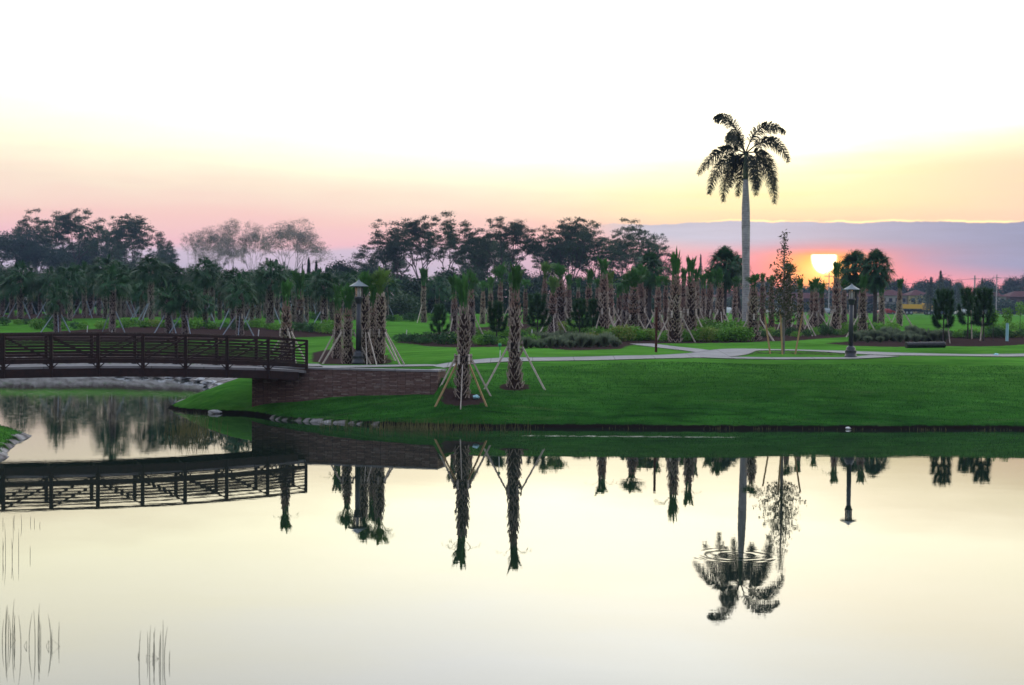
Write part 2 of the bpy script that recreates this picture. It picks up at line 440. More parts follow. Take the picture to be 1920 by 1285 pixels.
mat('rock', noisy((.20, .19, .18), (.5, .5, .5), 4, 5, .03), .9, .2)
mat('roof_red', noisy((.050, .010, .012), (.08, .017, .018), 1.5, 3, 0), .85, .2)
mat('wall_white', noisy((.30, .28, .25), (.42, .39, .34), 1, 3, 0), .85, .2)
mat('wall_yellow', noisy((.40, .31, .14), (.50, .40, .20), 1, 3, 0), .85, .2)
mat('wall_brown', noisy((.08, .05, .05), (.13, .085, .08), 1, 3, 0), .85, .2)
def darkglass(g, b): return (.02, .025, .03)
mat('dark_glass', darkglass, .12, .6)
mat('tyre', lambda g, b: (.012, .012, .012), .8, .2)
mat('rim', lambda g, b: (.35, .35, .36), .35, .5)
mat('car_white', lambda g, b: (.75, .75, .75), .25, .5)
mat('car_silver', lambda g, b: (.40, .42, .45), .25, .5)
mat('car_blue', lambda g, b: (.03, .05, .12), .25, .5)
mat('car_red', lambda g, b: (.30, .03, .02), .3, .5)
mat('truck_yellow', lambda g, b: (.70, .38, .04), .4, .4)
mat('head_lamp', lambda g, b: (.8, .8, .75), .2, .6)
mat('pole_grey', noisy((.28, .27, .26), (.40, .38, .36), 2, 3, 0), .9, .2)
def watermat(g, b):
    p = geo(g)
    sx = g.new('ShaderNodeSeparateXYZ'); g.L.new(p, sx.inputs[0])
    X, Y, Z = sx.outputs
    b.inputs['IOR'].default_value = 1.333
    b.inputs['Specular IOR Level'].default_value = .5
    # slow swell, a rough patch behind and under the bridge, and one set of rings
    m1 = g.new('ShaderNodeMapping'); m1.inputs['Scale'].default_value = (.7, 1.0, 1); g.L.new(p, m1.inputs[0])
    m3 = g.new('ShaderNodeMapping'); m3.inputs['Scale'].default_value = (.22, 1.0, 1); g.L.new(p, m3.inputs[0])
    sw = g.noise(m1.outputs[0], .55, 3, .5)
    fi = g.noise(m1.outputs[0], 3.0, 3, .6)
    rx = g.smooth(g.m('ADD', g.m('MULTIPLY', X, -1.0), g.m('MULTIPLY', g.m('SUBTRACT', g.noise(p, .25, 3), .5), 9.0)), 8.5, 15.0)
    ry = g.smooth(Y, 30.0, 46.0)
    rough = g.m('MULTIPLY', rx, ry)
    dx = g.m('SUBTRACT', X, 4.10); dy = g.m('SUBTRACT', Y, 26.9)
    rad = g.m('SQRT', g.m('ADD', g.m('MULTIPLY', dx, dx), g.m('MULTIPLY', dy, dy)))
    env = g.m('MULTIPLY', g.smooth(rad, .15, .35), g.m('SUBTRACT', 1.0, g.smooth(rad, .75, .95)))
    ring = g.m('MULTIPLY', g.m('MULTIPLY', g.m('SINE', g.m('MULTIPLY', rad, 24.0)), env), g.smooth(g.noise(p, 1.3, 2), .40, .62))
    h = g.m('ADD', g.m('MULTIPLY', sw, .0012), g.m('MULTIPLY', fi, .00022))
    h = g.m('ADD', h, g.m('MULTIPLY', g.m('MULTIPLY', g.noise(m3.outputs[0], 5.0, 3, .6), rough), .0010))
    h = g.m('ADD', h, g.m('MULTIPLY', ring, .0005))
    pb0 = g.new('ShaderNodeMapping'); pb0.inputs['Scale'].default_value = (.05, .30, 1); g.L.new(p, pb0.inputs[0])
    h = g.m('ADD', h, g.m('MULTIPLY', g.m('MULTIPLY', g.smooth(g.noise(pb0.outputs[0], 1.0, 3), .50, .70), g.noise(m3.outputs[0], 7.0, 2)), .0004))
    n = g.new('ShaderNodeBump'); n.inputs['Distance'].default_value = 1.0; n.inputs['Strength'].default_value = 1.0
    g.L.new(h, n.inputs['Height']); g.L.new(n.outputs[0], b.inputs['Normal'])
    pb = g.new('ShaderNodeMapping'); pb.inputs['Scale'].default_value = (.05, .35, 1); g.L.new(p, pb.inputs[0])
    band = g.smooth(g.noise(pb.outputs[0], 1.0, 3), .52, .72)
    # floating film in a broken line off the bank and round the wedge
    fm = g.new('ShaderNodeMapping'); fm.inputs['Scale'].default_value = (.8, 5.0, 1); g.L.new(p, fm.inputs[0])
    fn = g.noise(fm.outputs[0], 3.0, 4, .7)
    line = g.m('ABSOLUTE', g.m('SUBTRACT', g.m('ADD', Y, g.m('MULTIPLY', X, -.02)), 51.15))
    film = g.m('MULTIPLY', g.m('MULTIPLY', g.m('SUBTRACT', 1.0, g.smooth(line, .10, .32)), g.smooth(fn, .54, .60)), g.m('MULTIPLY', g.smooth(X, -.5, 1.5), g.m('SUBTRACT', 1.0, g.smooth(X, 7.2, 8.2))))
    scum = g.m('MULTIPLY', g.m('MULTIPLY', g.smooth(fn, .56, .66), g.m('MULTIPLY', g.smooth(Y, 52.0, 56.0), g.m('SUBTRACT', 1.0, g.smooth(Y, 72.0, 78.0)))), g.m('SUBTRACT', 1.0, g.smooth(X, -12.5, -10.5)))
    c = g.mix(film, (.010, .018, .012), (.55, .56, .48))
    c = g.mix(g.m('MULTIPLY', scum, .7), c, (.06, .065, .03))
    ro = g.m('ADD', .012, g.m('ADD', g.m('MULTIPLY', film, .5), g.m('MULTIPLY', scum, .35)))
    g.L.new(ro, b.inputs['Roughness'])
    return c
mat('water', watermat, .02, .5)

# ------------------------------------------------------------------ mesh builder
class MB:
    def __init__(s): s.v = []; s.f = []; s.m = []; s.mats = []
    def mi(s, name):
        if name not in s.mats: s.mats.append(name)
        return s.mats.index(name)
    def add(s, vs, fs, m):
        o = len(s.v); s.v += [tuple(v) for v in vs]; i = s.mi(m)
        for f in fs: s.f.append(tuple(a + o for a in f)); s.m.append(i)
    def box(s, c, d, m, rz=0, M=None):
        x, y, z = d[0] / 2, d[1] / 2, d[2] / 2
        vs = [Vector((a * x, b * y, e * z)) for a in (-1, 1) for b in (-1, 1) for e in (-1, 1)]
        Q = Matrix.Translation(Vector(c)) @ Matrix.Rotation(rz, 4, 'Z')
        if M is not None: Q = M @ Q
        s.add([Q @ v for v in vs], [(0, 1, 3, 2), (4, 6, 7, 5), (0, 4, 5, 1), (2, 3, 7, 6), (0, 2, 6, 4), (1, 5, 7, 3)], m)
    def bar(s, a, b, w, h, m, up=Vector((0, 0, 1))):
        a = Vector(a); b = Vector(b); d = (b - a).normalized()
        sd_ = d.cross(up)
        if sd_.length < 1e-3: sd_ = Vector((1, 0, 0))
        sd_.normalize(); u = sd_.cross(d).normalized()
        vs = []
        for p in (a, b):
            for i, j in ((-1, -1), (1, -1), (1, 1), (-1, 1)):
                vs.append(p + sd_ * i * w / 2 + u * j * h / 2)
        s.add(vs, [(0, 3, 2, 1), (4, 5, 6, 7), (0, 1, 5, 4), (1, 2, 6, 5), (2, 3, 7, 6), (3, 0, 4, 7)], m)
    def tube(s, pts, rads, m, n=6, caps=True):
        pts = [Vector(p) for p in pts]
        vs = []; fs = []
        ref = Vector((.3, .9, .1)).normalized()
        for i, p in enumerate(pts):
            d = (pts[min(i + 1, len(pts) - 1)] - pts[max(i - 1, 0)])
            if d.length < 1e-6: d = Vector((0, 0, 1))
            d.normalize()
            a = d.cross(ref)
            if a.length < 1e-3: a = d.cross(Vector((1, 0, 0)))
            a.normalize(); b = d.cross(a)
            for k in range(n):
                t = 2 * math.pi * k / n
                vs.append(p + (a * math.cos(t) + b * math.sin(t)) * rads[i])
        for i in range(len(pts) - 1):
            for k in range(n):
                k2 = (k + 1) % n
                fs.append((i * n + k, i * n + k2, (i + 1) * n + k2, (i + 1) * n + k))
        if caps:
            fs.append(tuple(range(n - 1, -1, -1))); fs.append(tuple((len(pts) - 1) * n + k for k in range(n)))
        s.add(vs, fs, m)
    def lathe(s, prof, m, n=12, c=(0, 0, 0)):
        s.tube([(c[0], c[1], c[2] + z) for r, z in prof], [r for r, z in prof], m, n)
    def mesh(s, name, smooth=False):
        me = bpy.data.meshes.new(name)
        me.from_pydata(s.v, [], s.f)
        for n in s.mats: me.materials.append(MATS[n])
        me.polygons.foreach_set('material_index', s.m)
        if smooth: me.polygons.foreach_set('use_smooth', [True] * len(s.f))
        me.update()
        return me
    def obj(s, name, parent=None, smooth=False, loc=None):
        return link(name, s.mesh(name, smooth), parent, loc)

def link(name, me, parent=None, loc=None, rz=0, sc=None):
    o = bpy.data.objects.new(name, me); col.objects.link(o)
    if parent is not None: o.parent = parent
    if loc is not None: o.location = loc
    if rz: o.rotation_euler = (0, 0, rz)
    if sc is not None: o.scale = sc if hasattr(sc, '__len__') else (sc, sc, sc)
    return o
def tag(o, label=None, cat=None, group=None, kind=None):
    if label: o['label'] = label
    if cat: o['category'] = cat
    if group: o['group'] = group
    if kind: o['kind'] = kind
    return o
def thing(name, loc, label, cat, group=None, rz=0, sc=None):
    return tag(link(name, None, None, loc, rz, sc), label, cat, group)

def fastmesh(name, V, Fq, mats, mi=None, smooth=False):
    """V (n,3) array, Fq (m,k) array of equal polygons"""
    V = np.asarray(V, np.float32); Fq = np.asarray(Fq, np.int32)
    me = bpy.data.meshes.new(name)
    me.vertices.add(len(V)); me.vertices.foreach_set('co', V.ravel())
    k = Fq.shape[1]
    me.loops.add(Fq.size); me.loops.foreach_set('vertex_index', Fq.ravel())
    me.polygons.add(len(Fq)); me.polygons.foreach_set('loop_start', np.arange(len(Fq), dtype=np.int32) * k)
    me.polygons.foreach_set('loop_total', np.full(len(Fq), k, np.int32))
    for n in mats: me.materials.append(MATS[n])
    if mi is not None: me.polygons.foreach_set('material_index', np.asarray(mi, np.int32))
    if smooth: me.polygons.foreach_set('use_smooth', np.ones(len(Fq), bool))
    me.update(calc_edges=True)
    return me

# ------------------------------------------------------------------ ground sheet
def axis(segs):
    out = []
    for a, b, s in segs: out += list(np.arange(a, b, s))
    return out
ys = axis([(-60, 4, 6), (4, 36, 2), (36, 41, .6), (41, 54, .35), (54, 66, .22), (66, 80, .35), (80, 130, .7), (130, 200, 3), (200, 400, 10), (400, 1501, 50)])
xs = axis([(-900, -400, 100), (-400, -100, 20), (-100, -40, 3), (-40, -18, .7), (-18, 24, .3), (24, 50, .7), (50, 100, 3), (100, 400, 20), (400, 901, 100)])
XX, YY = np.meshgrid(xs, ys)
ZZ = height(XX, YY)
nx, ny = len(xs), len(ys)
BEDS = [pxpoly(p) for p in (
    [(583, 676), (600, 683), (655, 683.5), (712, 683.5), (735, 681), (728, 668), (690, 655), (620, 655), (585, 662)],
    [(742, 643), (800, 650), (860, 652), (985, 650), (1080, 658), (1165, 655), (1180, 648), (1240, 644), (1400, 643), (1470, 640), (1580, 633), (1640, 626), (1640, 612), (1400, 606), (1200, 604), (1000, 606), (860, 618), (760, 632)],
    [(1545, 644), (1600, 649), (1680, 651), (1800, 650), (1930, 646), (1930, 628), (1850, 626), (1700, 632), (1600, 640)],
    [(-30, 640), (100, 640), (330, 640), (470, 637), (560, 633), (640, 630), (640, 624), (560, 619), (470, 613), (330, 611), (240, 613), (130, 620), (20, 628), (-30, 632)],
    [(-60, 600), (120, 598), (330, 594), (330, 588), (120, 588), (-60, 592)],
    [(1355, 666.5), (1590, 667.5), (1640, 664), (1600, 659.5), (1480, 659), (1390, 660)])]
RINGS = [(868, 748, .85), (965, 726, .62)]
mul = np.zeros(XX.shape)
for bi_, P in enumerate(BEDS):
    ins = inside(P, XX, YY); dd = segd(P, XX, YY)
    mul = np.maximum(mul, np.clip(.5 + np.where(ins, dd, -dd) / .8, 0, 1) * (.5 if bi_ == 5 else 1))
for a, b_, r_ in RINGS:
    q = ground(a, b_)
    mul = np.maximum(mul, np.clip(.5 + (r_ - np.hypot(XX - q.x, YY - q.y)) / .5, 0, 1))
# bare strip between the channel and the abutment, pale rocky margin of the far channel bank
dW = segd(WATER, XX, YY)
chan = (XX < -9.8) & (YY > 65) & (YY < 100) & (XX > -34)
snd = np.where(chan & (dW < 7), np.clip(1.15 - dW / 4.2, 0, 1), 0)
mul = np.maximum(mul, np.where((XX < -10.4) & (YY > 64) & (YY < 100) & (dW < 4.5), .9, 0) * (dW >= 2.0))
edge_l = (XX > -9.3) & (XX < -5.0) & (YY < 58) & (dW < .15)
snd = np.where(edge_l, 1.0, snd)
dI = segd(ISLET, XX, YY)
snd = np.where((YY < 50) & (YY > 39) & (XX < -12) & (dI < .3), 1.0, snd)
lite = np.clip((YY - 56.5) / 13, 0, 1) ** .9  # grass tint carries painted light: dark bank foot, crest brightened as by grazing light
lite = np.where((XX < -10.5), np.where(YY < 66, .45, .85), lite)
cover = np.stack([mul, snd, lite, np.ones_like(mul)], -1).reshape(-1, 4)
idx = np.arange(nx * ny).reshape(ny, nx)
Fq = np.stack([idx[:-1, :-1], idx[:-1, 1:], idx[1:, 1:], idx[1:, :-1]], -1).reshape(-1, 4)
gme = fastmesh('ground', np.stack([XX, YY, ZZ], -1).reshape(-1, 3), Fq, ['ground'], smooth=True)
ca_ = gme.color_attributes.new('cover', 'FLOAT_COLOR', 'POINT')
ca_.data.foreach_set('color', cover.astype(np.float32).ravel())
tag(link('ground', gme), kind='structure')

wme = fastmesh('water', [(-160, -10, 0), (100, -10, 0), (100, 110, 0), (-160, 110, 0)], [(0, 1, 2, 3)], ['water'])
tag(link('water', wme), kind='structure')

# ------------------------------------------------------------------ paths
def smoothline(P, n=12):
    P = [np.array(p, float) for p in P]; out = []
    for i in range(len(P) - 1):
        p0 = P[max(i - 1, 0)]; p1 = P[i]; p2 = P[i + 1]; p3 = P[min(i + 2, len(P) - 1)]
        for k in range(n):
            t = k / n
            out.append(.5 * ((2 * p1) + (-p0 + p2) * t + (2 * p0 - 5 * p1 + 4 * p2 - p3) * t * t + (-p0 + 3 * p1 - 3 * p2 + p3) * t ** 3))
    out.append(P[-1]); return out
def ribbon(name, P, lift, flat=None):
    L = smoothline(P)
    V = []; Fc = []
    m = 7
    for i, p in enumerate(L):
        a = L[max(i - 1, 0)]; b = L[min(i + 1, len(L) - 1)]
        d = (b - a)[:2]; d /= np.linalg.norm(d); nrm = np.array((-d[1], d[0]))
        for j in range(m):
            q = p[:2] + nrm * p[2] * (j / (m - 1) - .5)
            z = hz(q[0], q[1])
            if flat is not None and i < 14: z = max(z, flat)
            V.append((q[0], q[1], z + lift))
        for j in (0, m - 1):
            q = V[-m + j] if j == 0 else V[-2]
        e0 = V[-m]; e1 = V[-1]
        V.append((e0[0], e0[1], e0[2] - .25)); V.append((e1[0], e1[1], e1[2] - .25))
    w = m + 2
    for i in range(len(L) - 1):
        for j in range(m - 1):
            Fc.append((i * w + j + 1, i * w + j, (i + 1) * w + j, (i + 1) * w + j + 1))
        Fc.append((i * w + m, i * w, (i + 1) * w, (i + 1) * w + m))
        Fc.append((i * w + m - 1, i * w + m + 1, (i + 1) * w + m + 1, (i + 1) * w + m - 1))
    me = fastmesh(name, V, Fc, ['concrete'])
    return tag(link(name, me), kind='structure')
ribbon('path', [(-9.9, 61.0, 2.5), (-8, 61.15, 2.3), (-6.4, 61.7, 1.8), (-2.1, 64.2, 1.5), (3.3, 66.0, 1.5), (6.6, 67.2, 1.8), (9.4, 69.8, 2.7), (11.3, 73.2, 2.0), (14.3, 74.4, 1.4), (17.5, 72.6, 2.2), (19.5, 71.9, 2.4), (25, 72.1, 1.9), (34, 73, 1.9), (60, 75, 1.9)], .030, 1.93)
ribbon('path', [(8.6, 67.9, 1.1), (10.2, 67.8, 1.0), (12.6, 67.6, .9), (15.4, 68.1, .9), (17.6, 70.5, 1.5)], .036)
ribbon('path', [(9.4, 71.5, 1.2), (8.4, 74.8, 1.3), (7.6, 77.5, 1.3), (7.0, 81, 1.3)], .026)

# ------------------------------------------------------------------ retaining wall and abutment
def wall():
    root = thing('stone_abutment', (0, 0, 0), 'brown stacked stone abutment and wing wall with pale concrete cap under the bridge end', 'wall')
    P = [(-10.45, 66.0), (-10.45, 60.05), (-8.35, 59.30), (-2.86, 57.70), (-2.60, 58.9)]
    V = []; Fc = []; uv = []
    top = 1.86; bot = -.9; u = 0
    mb = MB(); me = bpy.data.meshes.new('wall')
    for i in range(len(P) - 1):
        a = Vector((*P[i], 0)); b = Vector((*P[i + 1], 0)); L = (b - a).length
        o = len(V)
        V += [(a.x, a.y, bot), (b.x, b.y, bot), (b.x, b.y, top), (a.x, a.y, top)]
        Fc.append((o, o + 1, o + 2, o + 3)); uv += [(u, bot), (u + L, bot), (u + L, top), (u, top)]
        u += L
    # inner face
    Q = [(-10.0, 66.0), (-10.0, 60.45), (-8.2, 59.75), (-3.2, 58.3), (-3.05, 58.9)]
    for i in range(len(Q) - 1):
        o = len(V); a = Q[i]; b = Q[i + 1]
        V += [(a[0], a[1], bot), (b[0], b[1], bot), (b[0], b[1], top), (a[0], a[1], top)]
        Fc.append((o + 3, o + 2, o + 1, o)); uv += [(0, 0), (1, 0), (1, 1), (0, 1)]
    for p, q in ((0, 0), (4, 4)):
        o = len(V); a = P[p]; b = Q[q]
        V += [(a[0], a[1], bot), (b[0], b[1], bot), (b[0], b[1], top), (a[0], a[1], top)]
        Fc.append((o, o + 1, o + 2, o + 3)); uv += [(0, 0), (1, 0), (1, 1), (0, 1)]
    me = fastmesh('wall', V, Fc, ['stone'])
    l = me.uv_layers.new(name='UVMap')
    l.data.foreach_set('uv', np.array(uv, np.float32).ravel())
    link('masonry', me, root)
    c = MB()
    for i in range(1, len(P) - 1):
        pa, pb, qa, qb = P[i], P[i + 1], Q[i], Q[i + 1]
        def out(p, q, k=.06): return (p[0] + (p[0] - q[0]) * k, p[1] + (p[1] - q[1]) * k)
        A, B = out(pa, qa), out(pb, qb)
        vs = [(A[0], A[1], top + .003), (B[0], B[1], top + .003), (qb[0], qb[1], top + .003), (qa[0], qa[1], top + .003)]
        vs += [(x, y, top + .075) for x, y, z in vs]
        c.add(vs, [(3, 2, 1, 0), (4, 5, 6, 7), (0, 1, 5, 4), (1, 2, 6, 5), (2, 3, 7, 6), (3, 0, 4, 7)], 'concrete')
    c.obj('coping', root)
wall()

# ------------------------------------------------------------------ bridge
def bridge():
    root = thing('footbridge', (-8.2, 59.2, 2.0), 'long arched dark rust brown steel truss footbridge with concrete deck reaching the stone abutment', 'bridge')
    base = Vector((-8.2, 59.2, 2.0))
    # near truss posts: pixel column and depth
    px = [(575, 59.0), (503, 58.3), (426, 57.6), (348, 56.9), (268, 56.3), (184, 55.7), (96, 55.1), (6, 54.5), (-88, 53.9), (-186, 53.3), (-290, 52.7), (-400, 52.1)]
    ztop = [3.03, 3.13, 3.19, 3.24, 3.27, 3.28, 3.27, 3.25, 3.20, 3.13, 3.04, 2.94]
    near = [Vector(((a - 960) * D / F, D, z)) for (a, D), z in zip(px, ztop)]
    dirv = (near[0] - near[-1]); dirv.z = 0; dirv.normalize()
    perp = Vector((-dirv.y, dirv.x, 0))
    W = 2.15
    def sub(v): return Vector(v) - base
    H = 1.20
    M_ = 'rust_steel'
    for side, off in (('near', Vector((0, 0, 0))), ('far', perp * W)):
        T = [p + off for p in near]
        tr = MB()
        for i in range(len(T) - 1):
            a, b = T[i], T[i + 1]
            tr.bar(sub(a) - Vector((0, 0, .04)), sub(b) - Vector((0, 0, .04)), .10, .09, M_)               # top chord
            tr.bar(sub(a) - Vector((0, 0, .20)), sub(b) - Vector((0, 0, .20)), .045, .045, M_)            # rub rail
            for k in range(6):
                z = .32 + k * .115
                tr.bar(sub(a) - Vector((0, 0, z)), sub(b) - Vector((0, 0, z)), .03, .05, M_)
            tr.bar(sub(a) - Vector((0, 0, 1.02)), sub(b) - Vector((0, 0, 1.02)), .11, .16, M_)             # lower chord
            # diagonal, flipped past the middle of the arch
            if i <= 4: p, q = a - Vector((0, 0, .1)), b - Vector((0, 0, .98))
            else: p, q = b - Vector((0, 0, .1)), a - Vector((0, 0, .98))
            tr.bar(sub(p), sub(q), .05, .06, M_)
        tr.obj('truss', root)
        for i, p in enumerate(T):
            mb = MB()
            if i == 0: mb.bar(sub(p) - Vector((0, 0, 1.15)), sub(p), .11, .11, M_)
            else: mb.bar(sub(p) - Vector((0, 0, 1.62)), sub(p), .12, .12, M_)
            mb.obj('post', root)
    # deck, edge channel and floor beams
    dk = MB(); ed = MB(); ed2 = MB(); fb = MB()
    for i in range(len(near) - 1):
        a, b = near[i], near[i + 1]
        if i == 0: a0 = a
        za, zb = a.z - 1.215, b.z - 1.215
        A = Vector((a.x, a.y, za)); B = Vector((b.x, b.y, zb))
        vs = [sub(A + perp * .07), sub(B + perp * .07), sub(B + perp * (W - .07)), sub(A + perp * (W - .07))]
        vs += [v - Vector((0, 0, .10)) for v in vs]
        dk.add(vs, [(0, 1, 2, 3), (7, 6, 5, 4), (0, 4, 5, 1), (2, 6, 7, 3), (1, 5, 6, 2), (3, 7, 4, 0)], 'concrete')
        for o in (.0, W):
            Aq = A + perp * o; Bq = B + perp * o
            if i == 0: Aq = Aq + (Bq - Aq) * .22
            (ed if o == 0 else ed2).bar(sub(Aq) - Vector((0, 0, .24)), sub(Bq) - Vector((0, 0, .24)), .09, .32, M_)
    dk.obj('deck', root); ed.obj('edge_beam', root); ed2.obj('edge_beam', root)
    for i, p in enumerate(near[1:]):
        fb = MB()
        q = p + perp * W
        fb.bar(sub(p) - Vector((0, 0, 1.42)), sub(q) - Vector((0, 0, 1.42)), .12, .22, M_)
        for o, sgn in ((p, 1), (q, -1)):
            for dd in (dirv, -dirv):
                fb.bar(sub(o) + dd * .22 - Vector((0, 0, 1.10)), sub(o) + dd * .04 - Vector((0, 0, 1.26)), .03, .04, M_)
        fb.obj('floor_beam', root)
bridge()

# ------------------------------------------------------------------ street lamps
def lamp_meshes():
    b = MB()
    b.lathe([(.30, 0), (.30, .12), (.27, .14), (.27, .34), (.28, .36), (.22, .40), (.235, .48), (.16, .56), (.125, .60)], 'lamp_metal', 16)
    p = MB()
    p.lathe([(.118, .60), (.112, 1.6), (.105, 2.62)], 'lamp_metal', 16)
    p.lathe([(.105, 2.60), (.14, 2.66), (.17, 2.78), (.20, 2.84), (.20, 2.88), (.17, 2.89)], 'lamp_metal', 16)
    c = MB()
    for k in range(8):
        t = k * math.pi / 4 + .2
        c.box((.165 * math.cos(t), .165 * math.sin(t), 3.10), (.022, .022, .42), 'lamp_metal', t)
    c.lathe([(.185, 3.30), (.185, 3.325)], 'lamp_metal', 16)
    gl = MB(); gl.lathe([(.06, 2.89), (.065, 3.10), (.05, 3.28)], 'lamp_frost', 10)
    gg = MB()
    gg.tube([(0, 0, 2.895), (0, 0, 3.29)], [.15, .15], 'lamp_glass', 16, caps=False)
    r = MB()
    r.lathe([(.41, 3.325), (.42, 3.345), (.25, 3.44), (.09, 3.54), (.07, 3.56), (.03, 3.60), (.0, 3.64)], 'lamp_roof', 20)
    return [('base', b.mesh('lamp_base', True)), ('pole', p.mesh('lamp_pole', True)), ('lantern_cage', c.mesh('lantern_cage')), ('bulb', gl.mesh('bulb', True)), ('glass', gg.mesh('glass', True)), ('roof', r.mesh('lamp_roof'))]
LM = lamp_meshes()
for px_, D_, z_, hgt, lab in ((672, 62.8, None, 3.66, 'dark lamp post with hat shaped lantern among palms near the bridge end'),
                              (1595, 66.9, None, 3.42, 'dark lamp post with hat shaped lantern beside the path below the sun')):
    q = ground(px_, 683 if px_ < 1000 else 671)
    t = thing('street_lamp', q - Vector((0, 0, .02)), lab, 'street lamp', 'lamp posts along the park path', 0, hgt / 3.62)
    for n, me in LM: link(n, me, t)

# ------------------------------------------------------------------ palms
def trunk_mesh(seed, red=0.0, H=3.9, r0=.25, r1=.20, bmat='boot'):
    rnd = random.Random(seed); mb = MB()
    N = 16
    ph = rnd.uniform(0, 6)
    zs = [H * i / N for i in range(N + 1)]
    def rad(z):
        t = z / H
        r = r0 + (r1 - r0) * t + .018 * math.sin(t * 7 + ph)
        if t > .8: r *= 1 - .42 * ((t - .8) / .2) ** 1.3
        return r
    mb.tube([(.03 * math.sin(z * 1.3 + ph), .0, z - .1) for z in zs], [rad(z) * .9 for z in zs], 'palm_core', 10)
    rows = int(H / .155); per = 8
    for r in range(rows):
        z0 = r * .155 + rnd.uniform(-.03, .03)
        bm = 'boot_red' if (z0 / H > 1 - red and rnd.random() < .8) else bmat
        for k in range(per):
            th = 2 * math.pi * (k + .5 * (r % 2)) / per + rnd.uniform(-.13, .13) + r * .02
            if rnd.random() < .10: continue
            dth = math.pi / per * rnd.uniform(.7, .95)
            z0 += rnd.uniform(-.02, .02); ln = rnd.uniform(.14, .28)
            cx = .03 * math.sin(z0 * 1.3 + ph)
            R0 = rad(max(z0, 0)) * .90; R1 = rad(min(z0 + ln, H)) + rnd.uniform(.02, .10)
            w = rnd.uniform(.016, .026)
            tan = Vector((-math.sin(th), math.cos(th), 0)); outv = Vector((math.cos(th), math.sin(th), 0))
            for sgn in (-1, 1):
                if rnd.random() < .08: continue
                a0 = th + sgn * dth; a1 = th + sgn * .03
                p0 = Vector((cx + math.cos(a0) * R0, math.sin(a0) * R0, z0)); p1 = Vector((cx + math.cos(a1) * R1, math.sin(a1) * R1, z0 + ln * rnd.uniform(.85, 1.1)))
                vs = [p0 - tan * w, p0 + tan * w, p1 + tan * w * .6, p1 - tan * w * .6,
                      p0 - tan * w + outv * .03, p0 + tan * w + outv * .03, p1 + tan * w * .6 + outv * .03, p1 - tan * w * .6 + outv * .03]
                mb.add(vs, [(4, 5, 6, 7), (0, 4, 7, 3), (1, 2, 6, 5), (3, 7, 6, 2)], bm)
    return mb.mesh('palm_trunk')

def fan(mb, p, d, size, m, rnd, segs=15, spread=2.4, droop=.5, fold=0.0):
    """a palmate blade at p opening along d"""
    d = d.normalized()
    s = d.cross(Vector((0, 0, 1)))
    if s.length < .05: s = Vector((1, 0, 0))
    s.normalize(); u = s.cross(d).normalized()
    if fold: s = (s * (1 - fold) + u * fold * rnd.choice((-1, 1))).normalized()
    for k in range(segs):
        a = (k / (segs - 1) - .5) * spread + rnd.uniform(-.05, .05)
        L = size * (1 - .35 * abs(a) / (spread / 2)) * rnd.uniform(.85, 1.08)
        dr = (d * math.cos(a) + s * math.sin(a))
        w = size * .040
        t = dr.cross(u).normalized() * w
        m1 = p + dr * L * .62 - Vector((0, 0, droop * L * .14)) + u * .02
        tip = p + dr * L * .96 - Vector((0, 0, droop * L * .52))
        mb.add([p, m1 + t, tip, m1 - t], [(0, 1, 2, 3)], m)

def crown_full(seed, m='palm_leaf_dark', n=46, L=1.0):
    rnd = random.Random(seed); mb = MB()
    for i in range(n):
        az = i * 2.399 + rnd.uniform(-.3, .3)
        e = R(82) - (i / n) * R(118) + rnd.uniform(-.15, .15)
        d = Vector((math.cos(az) * math.cos(e), math.sin(az) * math.cos(e), math.sin(e)))
        pl = L * rnd.uniform(.45, .7)
        p0 = Vector((math.cos(az) * .10, math.sin(az) * .10, rnd.uniform(-.15, .1)))
        p1 = p0 + d * pl * .6 + Vector((0, 0, .04)); p2 = p0 + d * pl - Vector((0, 0, .06))
        mb.tube([p0, p1, p2], [.02, .015, .01], m, 3, False)
        fan(mb, p2, (p2 - p1) + Vector((0, 0, -.03)), L * rnd.uniform(.55, .75), m, rnd, 15, 2.7, .6, rnd.uniform(0, .9))
    return mb.mesh('palm_crown')
def crown_tied(seed, m='palm_leaf', n=30, L=1.0, open_=.26):
    rnd = random.Random(seed); mb = MB()
    lean = rnd.uniform(-.10, .10)
    for i in range(n):
        az = i * 2.399 + rnd.uniform(-.3, .3)
        u = i / n
        k = math.sqrt(rnd.random()) * open_
        out = Vector((math.cos(az), math.sin(az), 0))
        p0 = out * .11 + Vector((0, 0, -.30)); h = L * (.05 + .55 * u)
        p1 = out * (.09 + k * .25 * u) + Vector((lean * .4 * u, 0, h))
        mb.tube([p0, p0.lerp(p1, .5) + out * .02, p1], [.030, .022, .014], 'boot' if u < .35 else m, 3, False)
        fan(mb, p1, Vector((lean, 0, 1)) + out * k * (.9 + u), L * rnd.uniform(.45, .66), m, rnd, 9, rnd.uniform(.4, .95), .10, rnd.uniform(0, .9))
    for i in range(5):      # loose strands hanging out of the bundle
        az = rnd.uniform(0, 6.28); d = Vector((math.cos(az), math.sin(az), .9))
        p0 = Vector((0, 0, .0)); p1 = p0 + d * .4 * L; p2 = p1 + Vector((math.cos(az) * .25, math.sin(az) * .25, -.05)) * L
        mb.tube([p0, p1, p2], [.012, .009, .005], m, 3, False)
        fan(mb, p2, p2 - p1, .25 * L, m, rnd, 5, 1.0, .7, .5)
    return mb.mesh('palm_crown')
